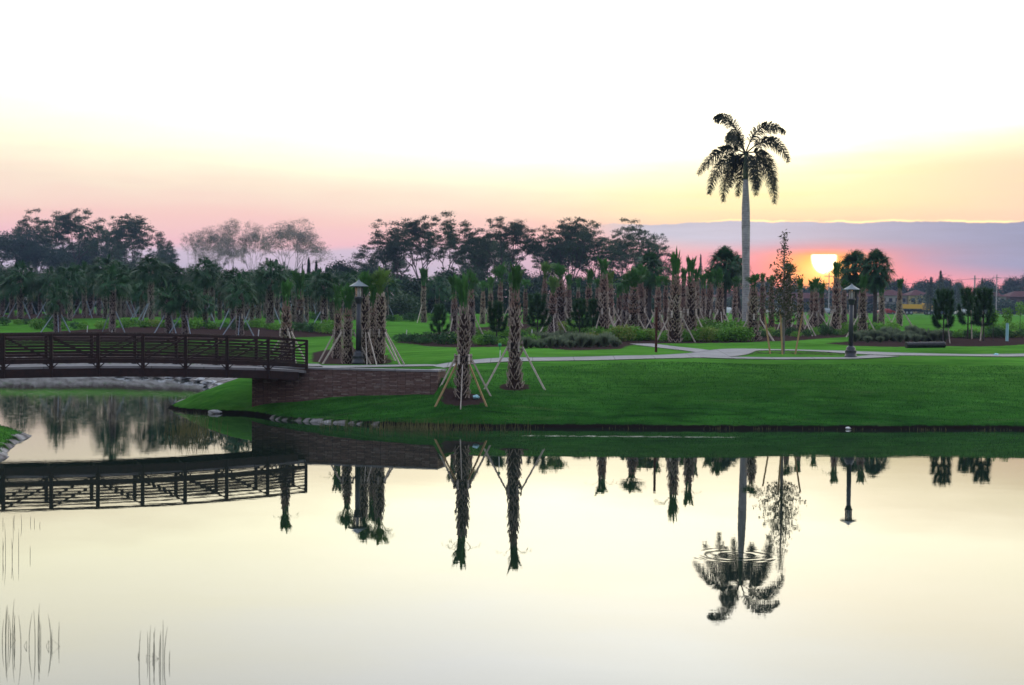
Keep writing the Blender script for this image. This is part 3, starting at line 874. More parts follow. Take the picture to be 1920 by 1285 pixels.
def crown_open(seed, m='palm_leaf', L=1.0):
    """half-open crown: upright bundle that spreads at the top"""
    rnd = random.Random(seed); mb = MB()
    for i in range(24):
        az = i * 2.399 + rnd.uniform(-.3, .3); e = R(rnd.uniform(38, 86))
        d = Vector((math.cos(az) * math.cos(e), math.sin(az) * math.cos(e), math.sin(e)))
        p0 = Vector((d.x * .15, d.y * .15, -.25)); p1 = Vector((d.x * .2, d.y * .2, rnd.uniform(.05, .32) * L)); p2 = p1 + d * rnd.uniform(.10, .4) * L
        mb.tube([p0, p1, p2], [.024, .018, .010], m, 3, False)
        fan(mb, p2, d + Vector((0, 0, .1)), L * rnd.uniform(.46, .66), m, rnd, 12, 1.7, .4, rnd.uniform(0, .9))
    return mb.mesh('palm_crown')
TR = [trunk_mesh(1), trunk_mesh(2, .3, r0=.27, r1=.17), trunk_mesh(3, .5, r0=.29, r1=.14), trunk_mesh(4, 1.0, r0=.25, r1=.15), trunk_mesh(5, 0, bmat='boot_dark'), trunk_mesh(6, .35, r0=.28, r1=.17, bmat='boot_dark'), trunk_mesh(7, .2, r0=.31, r1=.15), trunk_mesh(8, .5, r0=.28, r1=.16, bmat='boot_dark')]
CF = [crown_full(11), crown_full(12), crown_full(13)]
CT = [crown_tied(21), crown_tied(22, open_=.36), crown_tied(23, n=26, open_=.2)]
CO = [crown_open(31), crown_open(32)]
BRACE = {}
for nm, mt in (('tan', 'timber'), ('new', 'timber_new'), ('grey', 'timber_grey')):
    b = MB(); b.bar((.30, 0, 1.72), (1.28, 0, -.12), .068, .04, mt, up=Vector((0, 1, 0))); BRACE[nm] = b.mesh('brace')
b = MB()
for k in range(5):
    t = k * 2 * math.pi / 5 + .3
    b.box((.325 * math.cos(t), .325 * math.sin(t), 1.68), (.035, .09, .42), 'timber', t)
b.tube([(0, 0, 1.78), (0, 0, 1.80)], [.35, .35], 'strap', 14); b.tube([(0, 0, 1.58), (0, 0, 1.60)], [.35, .35], 'strap', 14)
COLLAR = b.mesh('brace_collar')

PALMS = []
def palm(px_, yb, yt, kind, tw, ch, braces=(200, 320, 90), bm='tan', red=0, cw=None, D=None, extra=None):
    """px column, base row, top row, crown kind, trunk width px, crown height px"""
    q = ground(px_, yb) if D is None else gx(px_, D)
    s = F / q.y
    top = at(px_, yt, q.y).z
    Hh = (top - q.z)
    c_h = ch / s
    trunkH = Hh - c_h * (.93 if kind in 'TO' else .52)
    PALMS.append(dict(q=q, s=s, px=px_, yb=yb, Ht=trunkH, ch=c_h, kind=kind, tw=tw / s, braces=braces, bm=bm, red=red, cw=(cw / s if cw else None), extra=extra))

# front lawn
palm(868, 749, 508, 'T', 33, 72, (268, 215, 318, 150, 30), 'tan', 0, 35, extra='f1')
palm(965, 727, 490, 'T', 29, 62, (195, 345), 'tan', 0, 32, extra='f2')
# clump by the first lamp
palm(652, 682, 522, 'O', 24, 62, (215, 330, 80), 'tan', 0, 40)
palm(633, 672, 528, 'T', 20, 50, (225, 100), 'tan', 2, 30)
palm(684, 682, 496, 'O', 25, 60, (280, 300), 'tan', 0, 44)
palm(700, 679, 520, 'T', 22, 55, (330,), 'tan', 0, 30)
palm(712, 682, 492, 'O', 26, 62, (335, 320), 'tan', 0, 44)
palm(536, 681, 520, 'T', 26, 52, (325, 300, 200), 'tan', 2, 30)
# middle distance left
palm(506, 612, 488, 'F', 19, 62, (330, 90), 'grey', 0, 62)
palm(562, 618, 502, 'T', 18, 50, (60,), 'grey', 0, 34)
palm(608, 622, 510, 'F', 16, 50, (215, 90), 'grey', 0, 42)
palm(484, 603, 505, 'F', 14, 46, (230,), 'grey', 0, 46)
palm(586, 598, 512, 'F', 12, 44, (300,), 'grey', 0, 38)
palm(551, 604, 505, 'F', 12, 40, (240,), 'grey', 0, 34)
palm(38, 598, 492, 'F', 15, 60, (205, 335, 60), 'grey', 0, 58)
palm(5, 592, 520, 'F', 10, 46, (), 'grey', 0, 40)
palm(108, 627, 534, 'F', 16, 50, (205, 335, 290), 'grey', 0, 40)
palm(131, 602, 495, 'F', 12, 55, (), 'grey', 0, 50)
palm(145, 590, 528, 'F', 9, 36, (230,), 'grey', 0, 36)
palm(75, 592, 522, 'F', 9, 44, (320,), 'grey', 0, 40)
palm(170, 590, 500, 'F', 15, 52, (220, 320), 'grey', 0, 48)
palm(211, 624, 503, 'F', 15, 56, (140, 330), 'grey', 0, 58)
palm(197, 598, 482, 'F', 11, 44, (), 'grey', 0, 56)
palm(232, 596, 500, 'F', 11, 40, (340,), 'grey', 0, 44)
palm(283, 608, 479, 'F', 14, 52, (200, 240), 'grey', 0, 58)
palm(307, 600, 496, 'F', 12, 46, (), 'grey', 0, 50)
palm(266, 604, 522, 'F', 11, 42, (215,), 'grey', 0, 46)
palm(316, 628, 534, 'F', 18, 52, (225, 310), 'grey', 0, 48)
palm(347, 628, 530, 'F', 16, 54, (210, 300), 'grey', 0, 50)
palm(386, 606, 486, 'F', 12, 52, (320,), 'grey', 0, 60)
palm(384, 608, 552, 'F', 12, 36, (330,), 'grey', 0, 34)
palm(450, 630, 519, 'F', 18, 56, (275, 330, 200), 'grey', 0, 52)
palm(436, 618, 505, 'F', 13, 46, (230,), 'grey', 0, 48)
palm(358, 600, 500, 'F', 11, 44, (), 'grey', 0, 44)
palm(336, 596, 512, 'F', 9, 40, (240,), 'grey', 0, 42)
palm(412, 600, 522, 'F', 10, 38, (200,), 'grey', 0, 40)
palm(250, 592, 512, 'F', 9, 36, (), 'grey', 0, 40)
palm(520, 600, 492, 'F', 12, 46, (330,), 'grey', 0, 46)
# centre
palm(746, 592, 518, 'O', 12, 32, (320, 225), 'tan', 2, 36)
palm(794, 605, 500, 'T', 12, 30, (245,), 'tan', 0, 26)
palm(851, 640, 512, 'T', 16, 40, (255,), 'tan', 0, 24)
palm(883, 638, 500, 'O', 18, 46, (320,), 'tan', 0, 34)
palm(919, 606, 515, 'T', 13, 30, (225,), 'tan', 2, 22)
palm(938, 622, 486, 'O', 14, 46, (), 'tan', 2, 36)
palm(1021, 622, 484, 'O', 13, 40, (), 'tan', 0, 28)
palm(1049, 622, 488, 'O', 24, 40, (225, 330), 'tan', 0, 38)
palm(1036, 630, 508, 'O', 18, 44, (215, 275), 'tan', 0, 30)
palm(1084, 606, 520, 'T', 9, 22, (), 'tan', 3, 18)
palm(1104, 618, 500, 'T', 15, 34, (), 'tan', 3, 22)
palm(1131, 634, 481, 'T', 22, 36, (330, 235), 'tan', 1, 30)
palm(1144, 618, 505, 'T', 15, 30, (200,), 'tan', 2, 24)
palm(1160, 614, 530, 'T', 12, 24, (320, 300), 'tan', 2, 20)
palm(1187, 638, 496, 'O', 24, 46, (325, 215), 'tan', 0, 46)
palm(1173, 622, 512, 'T', 16, 32, (200,), 'tan', 0, 30)
palm(1201, 622, 488, 'O', 17, 46, (320,), 'tan', 1, 36)
palm(1233, 630, 514, 'T', 15, 26, (300,), 'tan', 2, 20)
palm(1265, 642, 466, 'T', 25, 58, (205, 335, 60), 'tan', 1, 34)
palm(1294, 636, 477, 'T', 23, 46, (320, 100), 'tan', 0, 26)
palm(1305, 626, 500, 'T', 16, 30, (315,), 'tan', 2, 20)
palm(1281, 622, 500, 'T', 14, 30, (), 'tan', 3, 20)
palm(1330, 624, 502, 'T', 16, 34, (265, 100), 'tan', 1, 24)
palm(1349, 626, 502, 'T', 17, 32, (275, 320), 'tan', 1, 28)
palm(1412, 638, 506, 'O', 22, 36, (210, 330), 'tan', 0, 34)
palm(1429, 612, 510, 'T', 13, 20, (300,), 'tan', 3, 14)
palm(1477, 622, 486, 'O', 15, 34, (325, 220), 'tan', 2, 36)
palm(1500, 630, 520, 'T', 14, 26, (315, 300), 'tan', 2, 20)
palm(1522, 622, 522, 'T', 12, 26, (280,), 'tan', 2, 18)
palm(1529, 626, 518, 'T', 12, 26, (210,), 'tan', 2, 18)
palm(1567, 626, 488, 'T', 18, 34, (230, 215), 'tan', 2, 24)
palm(1617, 632, 512, 'T', 17, 32, (310,), 'tan', 0, 26)
palm(1686, 612, 520, 'T', 12, 24, (215, 330), 'tan', 1, 18)

for k_, (a_, b_, c_) in enumerate([(22, 596, 508), (56, 590, 516), (92, 598, 504), (118, 590, 512), (158, 597, 494), (186, 592, 506), (222, 600, 490), (242, 594, 504), (272, 596, 500), (296, 592, 508), (326, 600, 498), (366, 594, 506), (398, 602, 494), (424, 596, 512), (462, 600, 506), (472, 610, 524), (498, 596, 508), (534, 596, 504), (574, 606, 514), (598, 598, 508), (622, 612, 520), (640, 600, 512), (664, 600, 508), (724, 598, 514), (766, 594, 522), (820, 596, 516), (873, 600, 512)]):
    palm(a_, b_, c_, 'F', 11, 44, ((215, 325) if k_ % 3 else (245,)) , 'grey', 0, 40 + (k_ * 7) % 12)
for k_, (a_, b_, c_) in enumerate([(905, 608, 522), (958, 612, 508), (985, 606, 518), (1066, 612, 512), (1120, 608, 516), (1213, 614, 506), (1248, 616, 512), (1318, 614, 510), (1378, 616, 514), (1398, 622, 520), (1446, 620, 512), (1540, 614, 528), (1582, 616, 520), (1652, 612, 526)]):
    palm(a_, b_, c_, 'T' if k_ % 2 else 'O', 12, 26, (215, 325) if k_ % 2 else (320,), 'tan', (2, 0, 3, 1)[k_ % 4], 22)
LAND = [(868, 'the mulch ring beside the wing wall'), (672, 'the lamp post by the bridge'), (575, 'the bridge end'), (1230, 'the brown post'), (1398, 'the tall royal palm'), (1595, 'the lamp post below the sun')]
ORD = ['first', 'second', 'third', 'fourth', 'fifth', 'sixth', 'seventh', 'eighth', 'ninth', 'tenth', 'eleventh', 'twelfth', 'thirteenth', 'fourteenth', 'fifteenth', 'sixteenth', 'seventeenth', 'eighteenth', 'nineteenth', 'twentieth', 'twenty-first', 'twenty-second', 'twenty-third', 'twenty-fourth', 'twenty-fifth', 'twenty-sixth', 'twenty-seventh', 'twenty-eighth', 'twenty-ninth', 'thirtieth', 'thirty-first', 'thirty-second', 'thirty-third', 'thirty-fourth', 'thirty-fifth']
def palm_labels():
    special = {868: 'stout sabal palm with five braces in a mulch ring on the near lawn', 965: 'sabal palm with two braces on the near lawn, slimmer and farther back',
               1265: 'tallest braced sabal palm with a drooping green tuft just past the brown post'}
    zones = [(-99, 600, 'left of the bridge lamp'), (600, 730, 'clustered round the bridge lamp'), (730, 1225, 'before the brown post'), (1225, 1398, 'between brown post and royal palm'), (1398, 2000, 'right of the royal palm')]
    kindw = {'F': 'round crowned sabal palm', 'T': 'tied-up sabal palm', 'O': 'half open sabal palm'}
    for a, b_, zn in zones:
        for k in 'FTO':
            g_ = sorted([p for p in PALMS if a <= p['px'] < b_ and p['kind'] == k], key=lambda p: p['px'])
            for i, p in enumerate(g_):
                if p['px'] in special: p['label'] = special[p['px']]; continue
                if len(g_) == 1: p['label'] = 'the one %s %s' % (kindw[k], zn)
                elif len(g_) < 6 or i < len(g_) / 2: p['label'] = '%s %s, %s from the left' % (kindw[k], zn, ORD[i])
                else: p['label'] = '%s %s, %s from the right' % (kindw[k], zn, ORD[len(g_) - 1 - i])
palm_labels()
for i, p in enumerate(PALMS):
    q = p['q']
    rr = random.Random(i * 13 + 5)
    r = thing('sabal_palm', q, p['label'], 'palm tree', 'newly planted sabal palms braced with timber')
    rz = rr.uniform(0, 6.28)
    red = p['red']
    tm = TR[red] if red else TR[rr.choice((5, 6, 7, 6))]
    if p['extra'] or p['px'] in (652, 684, 700, 712): tm = TR[rr.choice((0, 6))]
    if p['kind'] == 'F': tm = TR[4]
    wsc = p['tw'] / .66 * (1.16 if p['px'] > 1000 else 1.0)
    if p['px'] > 1000 and p['s'] > 20 and len(p['braces']) < 3 and i % 4: p['braces'] = tuple(p['braces']) + ((190 + i * 17 % 40,) if not any(150 < b_ < 260 for b_ in p['braces']) else (310 + i * 23 % 40,))
    t = link('trunk', tm, r, (0, 0, 0), rz, (wsc, wsc, p['Ht'] / 3.9))
    k = p['kind']
    cm = (CF if k == 'F' else CT if k == 'T' else CO)[i % (2 if k == 'O' else 3)]
    hs = p['ch'] / (1.6 if k == 'F' else 1.12 if k == 'T' else 1.15)
    ws = (p['cw'] / (1.55 if k == 'F' else .75 if k == 'T' else 1.15)) if p['cw'] else hs
    c = link('crown', cm, r, (0, 0, p['Ht'] + (0 if k != 'F' else .02)), rr.uniform(0, 6.28), (ws, ws, hs))
    c.rotation_euler[0] = rr.uniform(-.06, .06); c.rotation_euler[1] = rr.uniform(-.08, .08)
    if p['braces']:
        bs = min(1.0, max(.8, p['Ht'] / 3.9))
        if p['s'] > 22: link('brace_collar', COLLAR, r, (0, 0, 0), rz, (wsc, wsc, bs))
        for a in p['braces']:
            n = p['bm']
            if p['extra'] == 'f1' and a in (215, 318): n = 'new'
            az_ = R(a)
            o = link('brace', BRACE[n], r, (0, 0, 0), az_, (1.0, 1.0, bs))
            fx, fy = q.x + 1.28 * math.cos(az_), q.y + 1.28 * math.sin(az_)
            dz_ = hz(fx, fy) - q.z
            if hz(fx, fy) > -.05: o.location.z = dz_ * .8

# full-grown cabbage palms and the royal palm
def natural_crown(seed):
    rnd = random.Random(seed); mb = MB()
    for i in range(84):
        az = i * 2.399; e = R(85) - (i / 84) * R(150) + rnd.uniform(-.15, .15)
        d = Vector((math.cos(az) * math.cos(e), math.sin(az) * math.cos(e), math.sin(e)))
        p1 = d * .45; p2 = d * rnd.uniform(.6, 1.1) - Vector((0, 0, .06))
        mb.tube([(0, 0, 0), p1, p2], [.03, .02, .012], 'palm_leaf_dark', 3, False)
        fan(mb, p2, d + Vector((0, 0, -.3)), rnd.uniform(.85, 1.05), 'palm_leaf_dark', rnd, 19, 3.0, .7, rnd.uniform(0, .9))
    return mb.mesh('crown')
NC = [natural_crown(5), natural_crown(6)]
def cabbage(px_, D, yt, cw, lab, bow=0):
    q = gx(px_, D); s = F / D
    top = at(px_, yt, D).z - q.z
    rc = cw / s / 2
    r = thing('cabbage_palm', q, lab, 'palm tree', 'full grown cabbage palms')
    mb = MB(); Ht = top - rc * .9
    mb.tube([(bow * (1 - (1 - t) ** 2), 0, Ht * t) for t in (0, .25, .5, .75, 1)], [.22, .17, .16, .17, .16], 'tree_bark', 8)
    mb.obj('trunk', r, True)
    link('crown', NC[int(px_) % 2], r, (bow, 0, Ht), px_ * .1, rc / 1.12)
cabbage(1358, 128, 474, 58, 'tall dark round headed cabbage palm just left of the royal palm trunk')
cabbage(1391, 132, 484, 40, 'slim leaning cabbage palm partly behind the royal palm trunk', -.5)
cabbage(1217, 122, 482, 46, 'dark round headed cabbage palm just left of the brown post')
cabbage(1602, 125, 480, 56, 'dark round headed cabbage palm directly behind the right lamp post')
cabbage(1640, 122, 479, 54, 'dark round headed cabbage palm just right of the right lamp post')

def royal():
    D = 108.0; q = gx(1399, D)
    mid = at(1398, 285, D)
    H = mid.z - q.z
    r = thing('royal_palm', q, 'tall royal palm with smooth grey trunk and feathery crown towering over the park', 'palm tree')
    mb = MB()
    off = mid.x - q.x
    ts = [0, .04, .1, .2, .35, .5, .6, .7, .78, .86]
    rd = [.38, .34, .30, .27, .27, .29, .31, .29, .23, .17]
    mb.tube([(off * t, 0, H * t - .1) for t in ts], rd, 'royal_bark', 16)
    mb.obj('trunk', r, True)
    cs = MB(); cs.tube([(off * t, 0, H * t - .1) for t in (.855, .88, .92, .97, 1.0)], [.19, .20, .17, .12, .07], 'crownshaft', 12)
    cs.obj('crown_shaft', r, True)
    # each frond: middle and tip relative to the crown centre (px at this depth, y down), reach in depth
    s = F / D
    fr = [((-28, -61), (-58, -64), .5), ((32, -51), (78, -42), .8), ((-24, -30), (-46, -14), -2.4), ((-43, -6), (-88, 38), .3), ((-47, 22), (-70, 77), -.8), ((-28, 26), (-37, 88), 1.0),
          ((-14, 16), (-20, 58), 2.2), ((9, 25), (14, 80), -1.6), ((-2, 22), (-7, 76), 1.8), ((38, 30), (52, 94), -.9), ((41, 6), (59, 66), .7), ((47, -24), (80, 15), -.3), ((-14, -30), (-26, -42), 2.4), ((24, 26), (30, 62), 2.0)]
    rnd = random.Random(3)
    base = Vector((off, 0, H - .15))
    for (mx, my), (fx, fy), dy in fr:
        f = MB()
        tip = Vector((fx / s, dy, -fy / s)); mid_ = Vector((mx / s, dy * .55, -my / s))
        c1 = (mid_ - tip * .25) * 2
        n = 24
        P = [c1 * (2 * (i / n) * (1 - i / n)) + tip * (i / n) ** 2 for i in range(n + 1)]
        f.tube(P, [.045 * (1 - i / n) + .008 for i in range(n + 1)], 'royal_leaf', 4)
        for i in range(26, 170):
            t = i / 170
            k = t * n; a = int(k); p = P[a].lerp(P[min(a + 1, n)], k - a)
            tg = (P[min(a + 1, n)] - P[a]).normalized()
            sd_ = tg.cross(Vector((rnd.gauss(0, .25), 1, rnd.gauss(0, .25))))     # leaflets stand in several ranks round the rachis
            if sd_.length < .1: sd_ = Vector((1, 0, 0))
            sd_.normalize(); u = sd_.cross(tg)
            L = .82 * (math.sin(math.pi * min(1, t * .80 + .16)) ** .6)
            for sg in (-1, 1):
                d = (sd_ * sg * rnd.uniform(.4, 1.0) + tg * rnd.uniform(.3, .8) + u * rnd.uniform(-.7, .7)).normalized()
                m1 = p + d * L * .5; tp = p + d * L * .85 - Vector((0, 0, L * rnd.uniform(.12, .42)))
                w = tg * .019
                f.add([p - w, m1 - w, tp, m1 + w, p + w], [(0, 1, 2, 3, 4)], 'royal_leaf')
        f.obj('frond', r, loc=base)
royal()

# ------------------------------------------------------------------ trees
def make_tree(seed, H=14, spread=6.5, leafm='tree_leaf', barkm='tree_bark', trunk=.22, depth=5, nleaf=46, flat=.42, leaf=.25, clump=.85, lean=0, rw=1.0, limbs=4, tipk=3):
    rnd = random.Random(seed); rng = np.random.default_rng(seed)
    mb = MB(); tips = []
    def grow(p, d, L, r, k):
        n = 3
        P = [p]; dd = d.copy()
        for i in range(n):
            dd = (dd + Vector((rnd.uniform(-.16, .16), rnd.uniform(-.16, .16), rnd.uniform(-.04, .10)))).normalized()
            P.append(P[-1] + dd * L / n)
        mb.tube(P, [r * (1 - .35 * i / n) for i in range(n + 1)], barkm, 5 if k < 3 else 3, False)
        if k >= tipk: tips.append((P[-1], k)); 
        if k >= depth: return
        m = rnd.choice((2, 2, 3)) if k else limbs
        a0 = rnd.uniform(0, 6.28)
        for i in range(m):
            a = a0 + i * 6.28 / m + rnd.uniform(-.4, .4)
            sp = rnd.uniform(.42, .8) if k < 3 else rnd.uniform(.5, 1.0)
            s1 = dd.cross(Vector((0, .3, 1)));
            if s1.length < .1: s1 = Vector((1, 0, 0))
            s1.normalize(); s2 = s1.cross(dd)
            nd = (dd + (s1 * math.cos(a) + s2 * math.sin(a)) * sp + Vector((lean * .12, 0, .02))).normalized()
            if nd.z < .05: nd.z = .08
            grow(P[-1], nd, L * rnd.uniform(.66, .88), r * .62, k + 1)
    grow(Vector((0, 0, -.3)), Vector((lean * .1, 0, 1)), H * trunk + .3, H * .018 * rw, 0)
    T = np.array([t[0][:] for t in tips])
    zt = T[:, 2].max(); rt = np.percentile(np.hypot(T[:, 0], T[:, 1]), 92)
    sx = spread / (rt + .4); sz = (H - clump * .3) / zt
    cen = T * np.array((sx, sx, sz))
    n = len(cen)
    keep = rng.random(n) < .92
    cen = cen[keep]; n = len(cen)
    size = rng.uniform(.65, 1.25, n) * clump
    cnt = int(nleaf)
    c = np.repeat(cen, cnt, 0); s_ = np.repeat(size, cnt)
    off = rng.normal(0, .5, (n * cnt, 3)); off[:, 2] *= flat; off[:, 2] += .12
    pos = c + off * s_[:, None]
    V, Fc = leaf_quads(pos, leaf, rng)
    cr = fastmesh('crown', V, Fc, [leafm])
    v = np.array(mb.v) * np.array((sx, sx, sz)); mb.v = [tuple(a) for a in v]
    return mb.mesh('trunk', True), cr
def leaf_quads(pos, leaf, rng, aspect=.5, up=.4):
    n = len(pos)
    a = rng.normal(0, 1, (n, 3)); a[:, 2] *= up; a /= np.linalg.norm(a, axis=1)[:, None]
    b = rng.normal(0, 1, (n, 3)); b = np.cross(a, b); b /= np.linalg.norm(b, axis=1)[:, None]
    L = leaf * rng.uniform(.6, 1.3, n)[:, None]
    V = np.stack([pos - a * L * .5, pos + b * L * aspect * .5, pos + a * L * .5, pos - b * L * aspect * .5], 1).reshape(-1, 3)
    Fc = np.arange(n * 4).reshape(-1, 4)
    return V, Fc
TREES = {}
def tree(px_, D, yt, wpx, kind, lab, name='broadleaf_tree', group=None, rz=None, cat='tree'):
    if kind not in TREES: TREES[kind] = make_tree(*TK[kind][0], **TK[kind][1])
    tm, cm = TREES[kind]
    H0, S0 = TK[kind][1].get('H', 14), TK[kind][1].get('spread', 6.5)
    q = gx(px_, D); s = F / D
    top = at(px_, yt, D).z - q.z
    r = thing(name, q, lab, cat, group, rz if rz is not None else px_ * .37, (wpx / s / 2 / S0, wpx / s / 2 / S0, top / H0))
    link('trunk', tm, r); link('crown', cm, r)
TK = {
    'a': ((101,), dict(tipk=2, H=14, spread=6.5, nleaf=85, depth=5, flat=.36, trunk=.22)),
    'b': ((102,), dict(tipk=2, H=14, spread=6.5, nleaf=95, depth=5, flat=.34, trunk=.25, limbs=5)),
    'c': ((103,), dict(tipk=2, H=14, spread=6.5, nleaf=80, depth=5, flat=.34, trunk=.28, limbs=3)),
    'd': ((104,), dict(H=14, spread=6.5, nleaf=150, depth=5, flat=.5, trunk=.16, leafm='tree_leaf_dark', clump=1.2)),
    'g': ((105,), dict(H=14, spread=6.0, nleaf=46, depth=6, flat=.5, trunk=.26, leafm='tree_leaf_grey', barkm='tree_bark_pale', leaf=.16, limbs=4, rw=.8, clump=.8)),
    'h': ((106,), dict(H=14, spread=6.0, nleaf=38, depth=6, flat=.5, trunk=.32, leafm='tree_leaf_grey', barkm='tree_bark_pale', leaf=.16, limbs=3, rw=.75, clump=.8)),
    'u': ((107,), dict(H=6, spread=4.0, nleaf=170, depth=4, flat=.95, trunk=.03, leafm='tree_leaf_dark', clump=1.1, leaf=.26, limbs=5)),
    'v': ((108,), dict(H=6, spread=4.0, nleaf=150, depth=4, flat=.9, trunk=.04, leafm='tree_leaf', clump=1.0, leaf=.26, limbs=4)),
}
GA = 'spreading trees behind the palms on the left'; GB = 'bare grey trees behind the palms'; GC = 'tall spreading trees behind the centre palms'
tree(58, 424, 392, 105, 'c', 'open feathery tree with bare gaps at the far left of the skyline', group=GA)
tree(138, 416, 391, 124, 'b', 'broad dark tree, tallest of the left skyline trees', group=GA)
tree(196, 428, 404, 103, 'a', 'dark dense tree between the tallest left tree and the leaning one', group=GA)
tree(250, 412, 402, 119, 'b', 'slanting dark tree at the right of the left skyline group', group=GA, rz=2.0)
tree(292, 432, 440, 75, 'c', 'small thin tree below the slanting dark tree on the left skyline', group=GA)
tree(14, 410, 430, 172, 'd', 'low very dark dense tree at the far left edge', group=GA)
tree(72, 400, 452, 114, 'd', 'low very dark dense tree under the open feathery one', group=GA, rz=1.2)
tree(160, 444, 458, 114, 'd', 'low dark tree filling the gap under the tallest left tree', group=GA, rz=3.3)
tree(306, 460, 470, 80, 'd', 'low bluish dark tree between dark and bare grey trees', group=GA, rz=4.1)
tree(358, 490, 432, 97, 'h', 'leftmost and smallest of the bare grey trees', group=GB)
tree(398, 480, 420, 89, 'g', 'second bare grey tree from the left', group=GB, rz=1.0)
tree(446, 472, 410, 89, 'h', 'third bare grey tree from the left, tall and narrow', group=GB, rz=2.6)
tree(478, 492, 416, 71, 'g', 'narrow bare grey tree tucked beside the widest grey one', group=GB, rz=4.0)
tree(534, 456, 409, 148, 'g', 'widest bare grey tree with fan shaped branching, rightmost of the grey ones', group=GB, rz=.4)
tree(745, 283, 412, 140, 'a', 'leftmost of the centre skyline trees with layered airy branches', group=GC)
tree(828, 278, 398, 128, 'c', 'tall airy tree, second from the left of the centre skyline', group=GC, rz=1.1)
tree(790, 291, 404, 126, 'b', 'layered tree overlapping between the first two centre skyline trees', group=GC, rz=.5)
tree(893, 288, 424, 103, 'a', 'shorter tree in the dip of the centre skyline', group=GC, rz=2.2)
tree(950, 278, 408, 133, 'b', 'dark rounded tree in the middle of the centre skyline', group=GC, rz=3.0)
tree(1010, 286, 424, 103, 'a', 'dark tree just right of the rounded middle one', group=GC, rz=.9)
tree(1068, 278, 409, 133, 'b', 'broad dense domed tree, densest of the centre skyline', group=GC, rz=5.0)
tree(1125, 286, 412, 126, 'a', 'layered tree right of the dense domed tree', group=GC, rz=4.2)
tree(1178, 276, 411, 133, 'c', 'open layered tree near the right end of the centre skyline', group=GC, rz=5.7)
tree(1215, 288, 438, 96, 'a', 'rightmost centre skyline tree sloping down to the clouds', group=GC, rz=1.9)
for i_, (a_, d_, y_, w_, k_, lb_) in enumerate([(725, 238, 452, 90, 'a', 'lower tree filling behind the leftmost centre skyline tree'), (865, 240, 450, 100, 'a', 'lower tree filling behind the dip of the centre skyline'),
        (925, 238, 446, 100, 'b', 'lower tree behind the left side of the rounded middle tree'), (1045, 242, 446, 100, 'b', 'lower tree behind the left side of the dense domed tree'),
         (1160, 240, 452, 90, 'b', 'lower tree behind the open layered tree at the right end'), (120, 236, 446, 100, 'a', 'lower tree behind the tallest left skyline tree'), (225, 236, 452, 90, 'b', 'lower tree behind the slanting dark left tree')]):
    tree(a_, d_ * (1.9 if a_ < 400 else 1.3), y_, w_, k_, lb_, group='lower trees filling the skyline groups', rz=i_ * 1.3)
GU = 'low trees closing the view behind the palms'
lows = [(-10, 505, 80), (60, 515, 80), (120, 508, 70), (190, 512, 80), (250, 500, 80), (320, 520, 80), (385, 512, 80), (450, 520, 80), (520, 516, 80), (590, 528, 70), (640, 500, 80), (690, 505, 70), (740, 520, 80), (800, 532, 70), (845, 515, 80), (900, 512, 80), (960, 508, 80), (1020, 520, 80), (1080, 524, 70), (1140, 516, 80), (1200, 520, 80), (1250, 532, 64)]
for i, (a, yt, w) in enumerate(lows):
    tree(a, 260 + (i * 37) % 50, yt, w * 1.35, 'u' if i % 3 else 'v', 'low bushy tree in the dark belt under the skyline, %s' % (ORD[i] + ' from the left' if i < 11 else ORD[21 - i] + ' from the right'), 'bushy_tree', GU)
far = [(1300, 540, 50), (1345, 534, 60), (1440, 530, 60), (1480, 540, 50), (1530, 536, 60), (1590, 538, 56), (1640, 532, 50), (1680, 530, 60), (1720, 532, 56), (1768, 528, 64), (1800, 534, 54), (1850, 530, 60), (1890, 526, 60), (1930, 520, 64)]
for i, (a, yt, w) in enumerate(far):
    tree(a, 560 + (i * 53) % 60, yt, w, 'u' if i % 2 else 'v', 'distant low tree over the red roofs, %s' % (ORD[i] + ' from the left' if i < 7 else ORD[13 - i] + ' from the right'), 'distant_tree', 'distant trees behind the houses')

THK = []
def thicket_mesh(seed):
    rng = np.random.default_rng(seed); n = 3600
    k = rng.integers(0, 9, n); c = rng.uniform(-1, 1, (9, 3)) * np.array((3.4, 2.0, .9)) + np.array((0, 0, 2.0))
    c[:, 2] += rng.uniform(-.5, .9, 9)
    v = rng.normal(0, 1, (n, 3)); v /= np.linalg.norm(v, axis=1)[:, None]
    pos = c[k] + v * rng.uniform(.5, 1.0, n)[:, None] * rng.uniform(1.2, 2.0, 9)[k][:, None]
    pos[:, 2] = np.maximum(pos[:, 2], .05)
    V, Fc = leaf_quads(pos, .34, rng, .55, .8)
    return fastmesh('thicket', V, Fc, ['tree_leaf_dark' if seed % 2 else 'tree_leaf'])
THK = [thicket_mesh(i) for i in range(4)]
tr_ = random.Random(31)
for i in range(34):
    a = -40 + i * 39.5 + tr_.uniform(-8, 8); D = tr_.uniform(170, 300)
    w_ = tr_.uniform(.85, 1.3)
    o = link('thicket_shrub', THK[i % 4], None, gx(a, D) - Vector((0, 0, .2)), tr_.uniform(0, 6.28), (w_ * 1.1, w_, w_ * tr_.uniform(.85, 1.15)))
    tag(o, 'big dark shrub closing the view behind the palm trunks, %s' % (ORD[i] + ' from the left' if i < 17 else ORD[33 - i] + ' from the right'), 'shrub', 'big dark shrubs behind the palms')

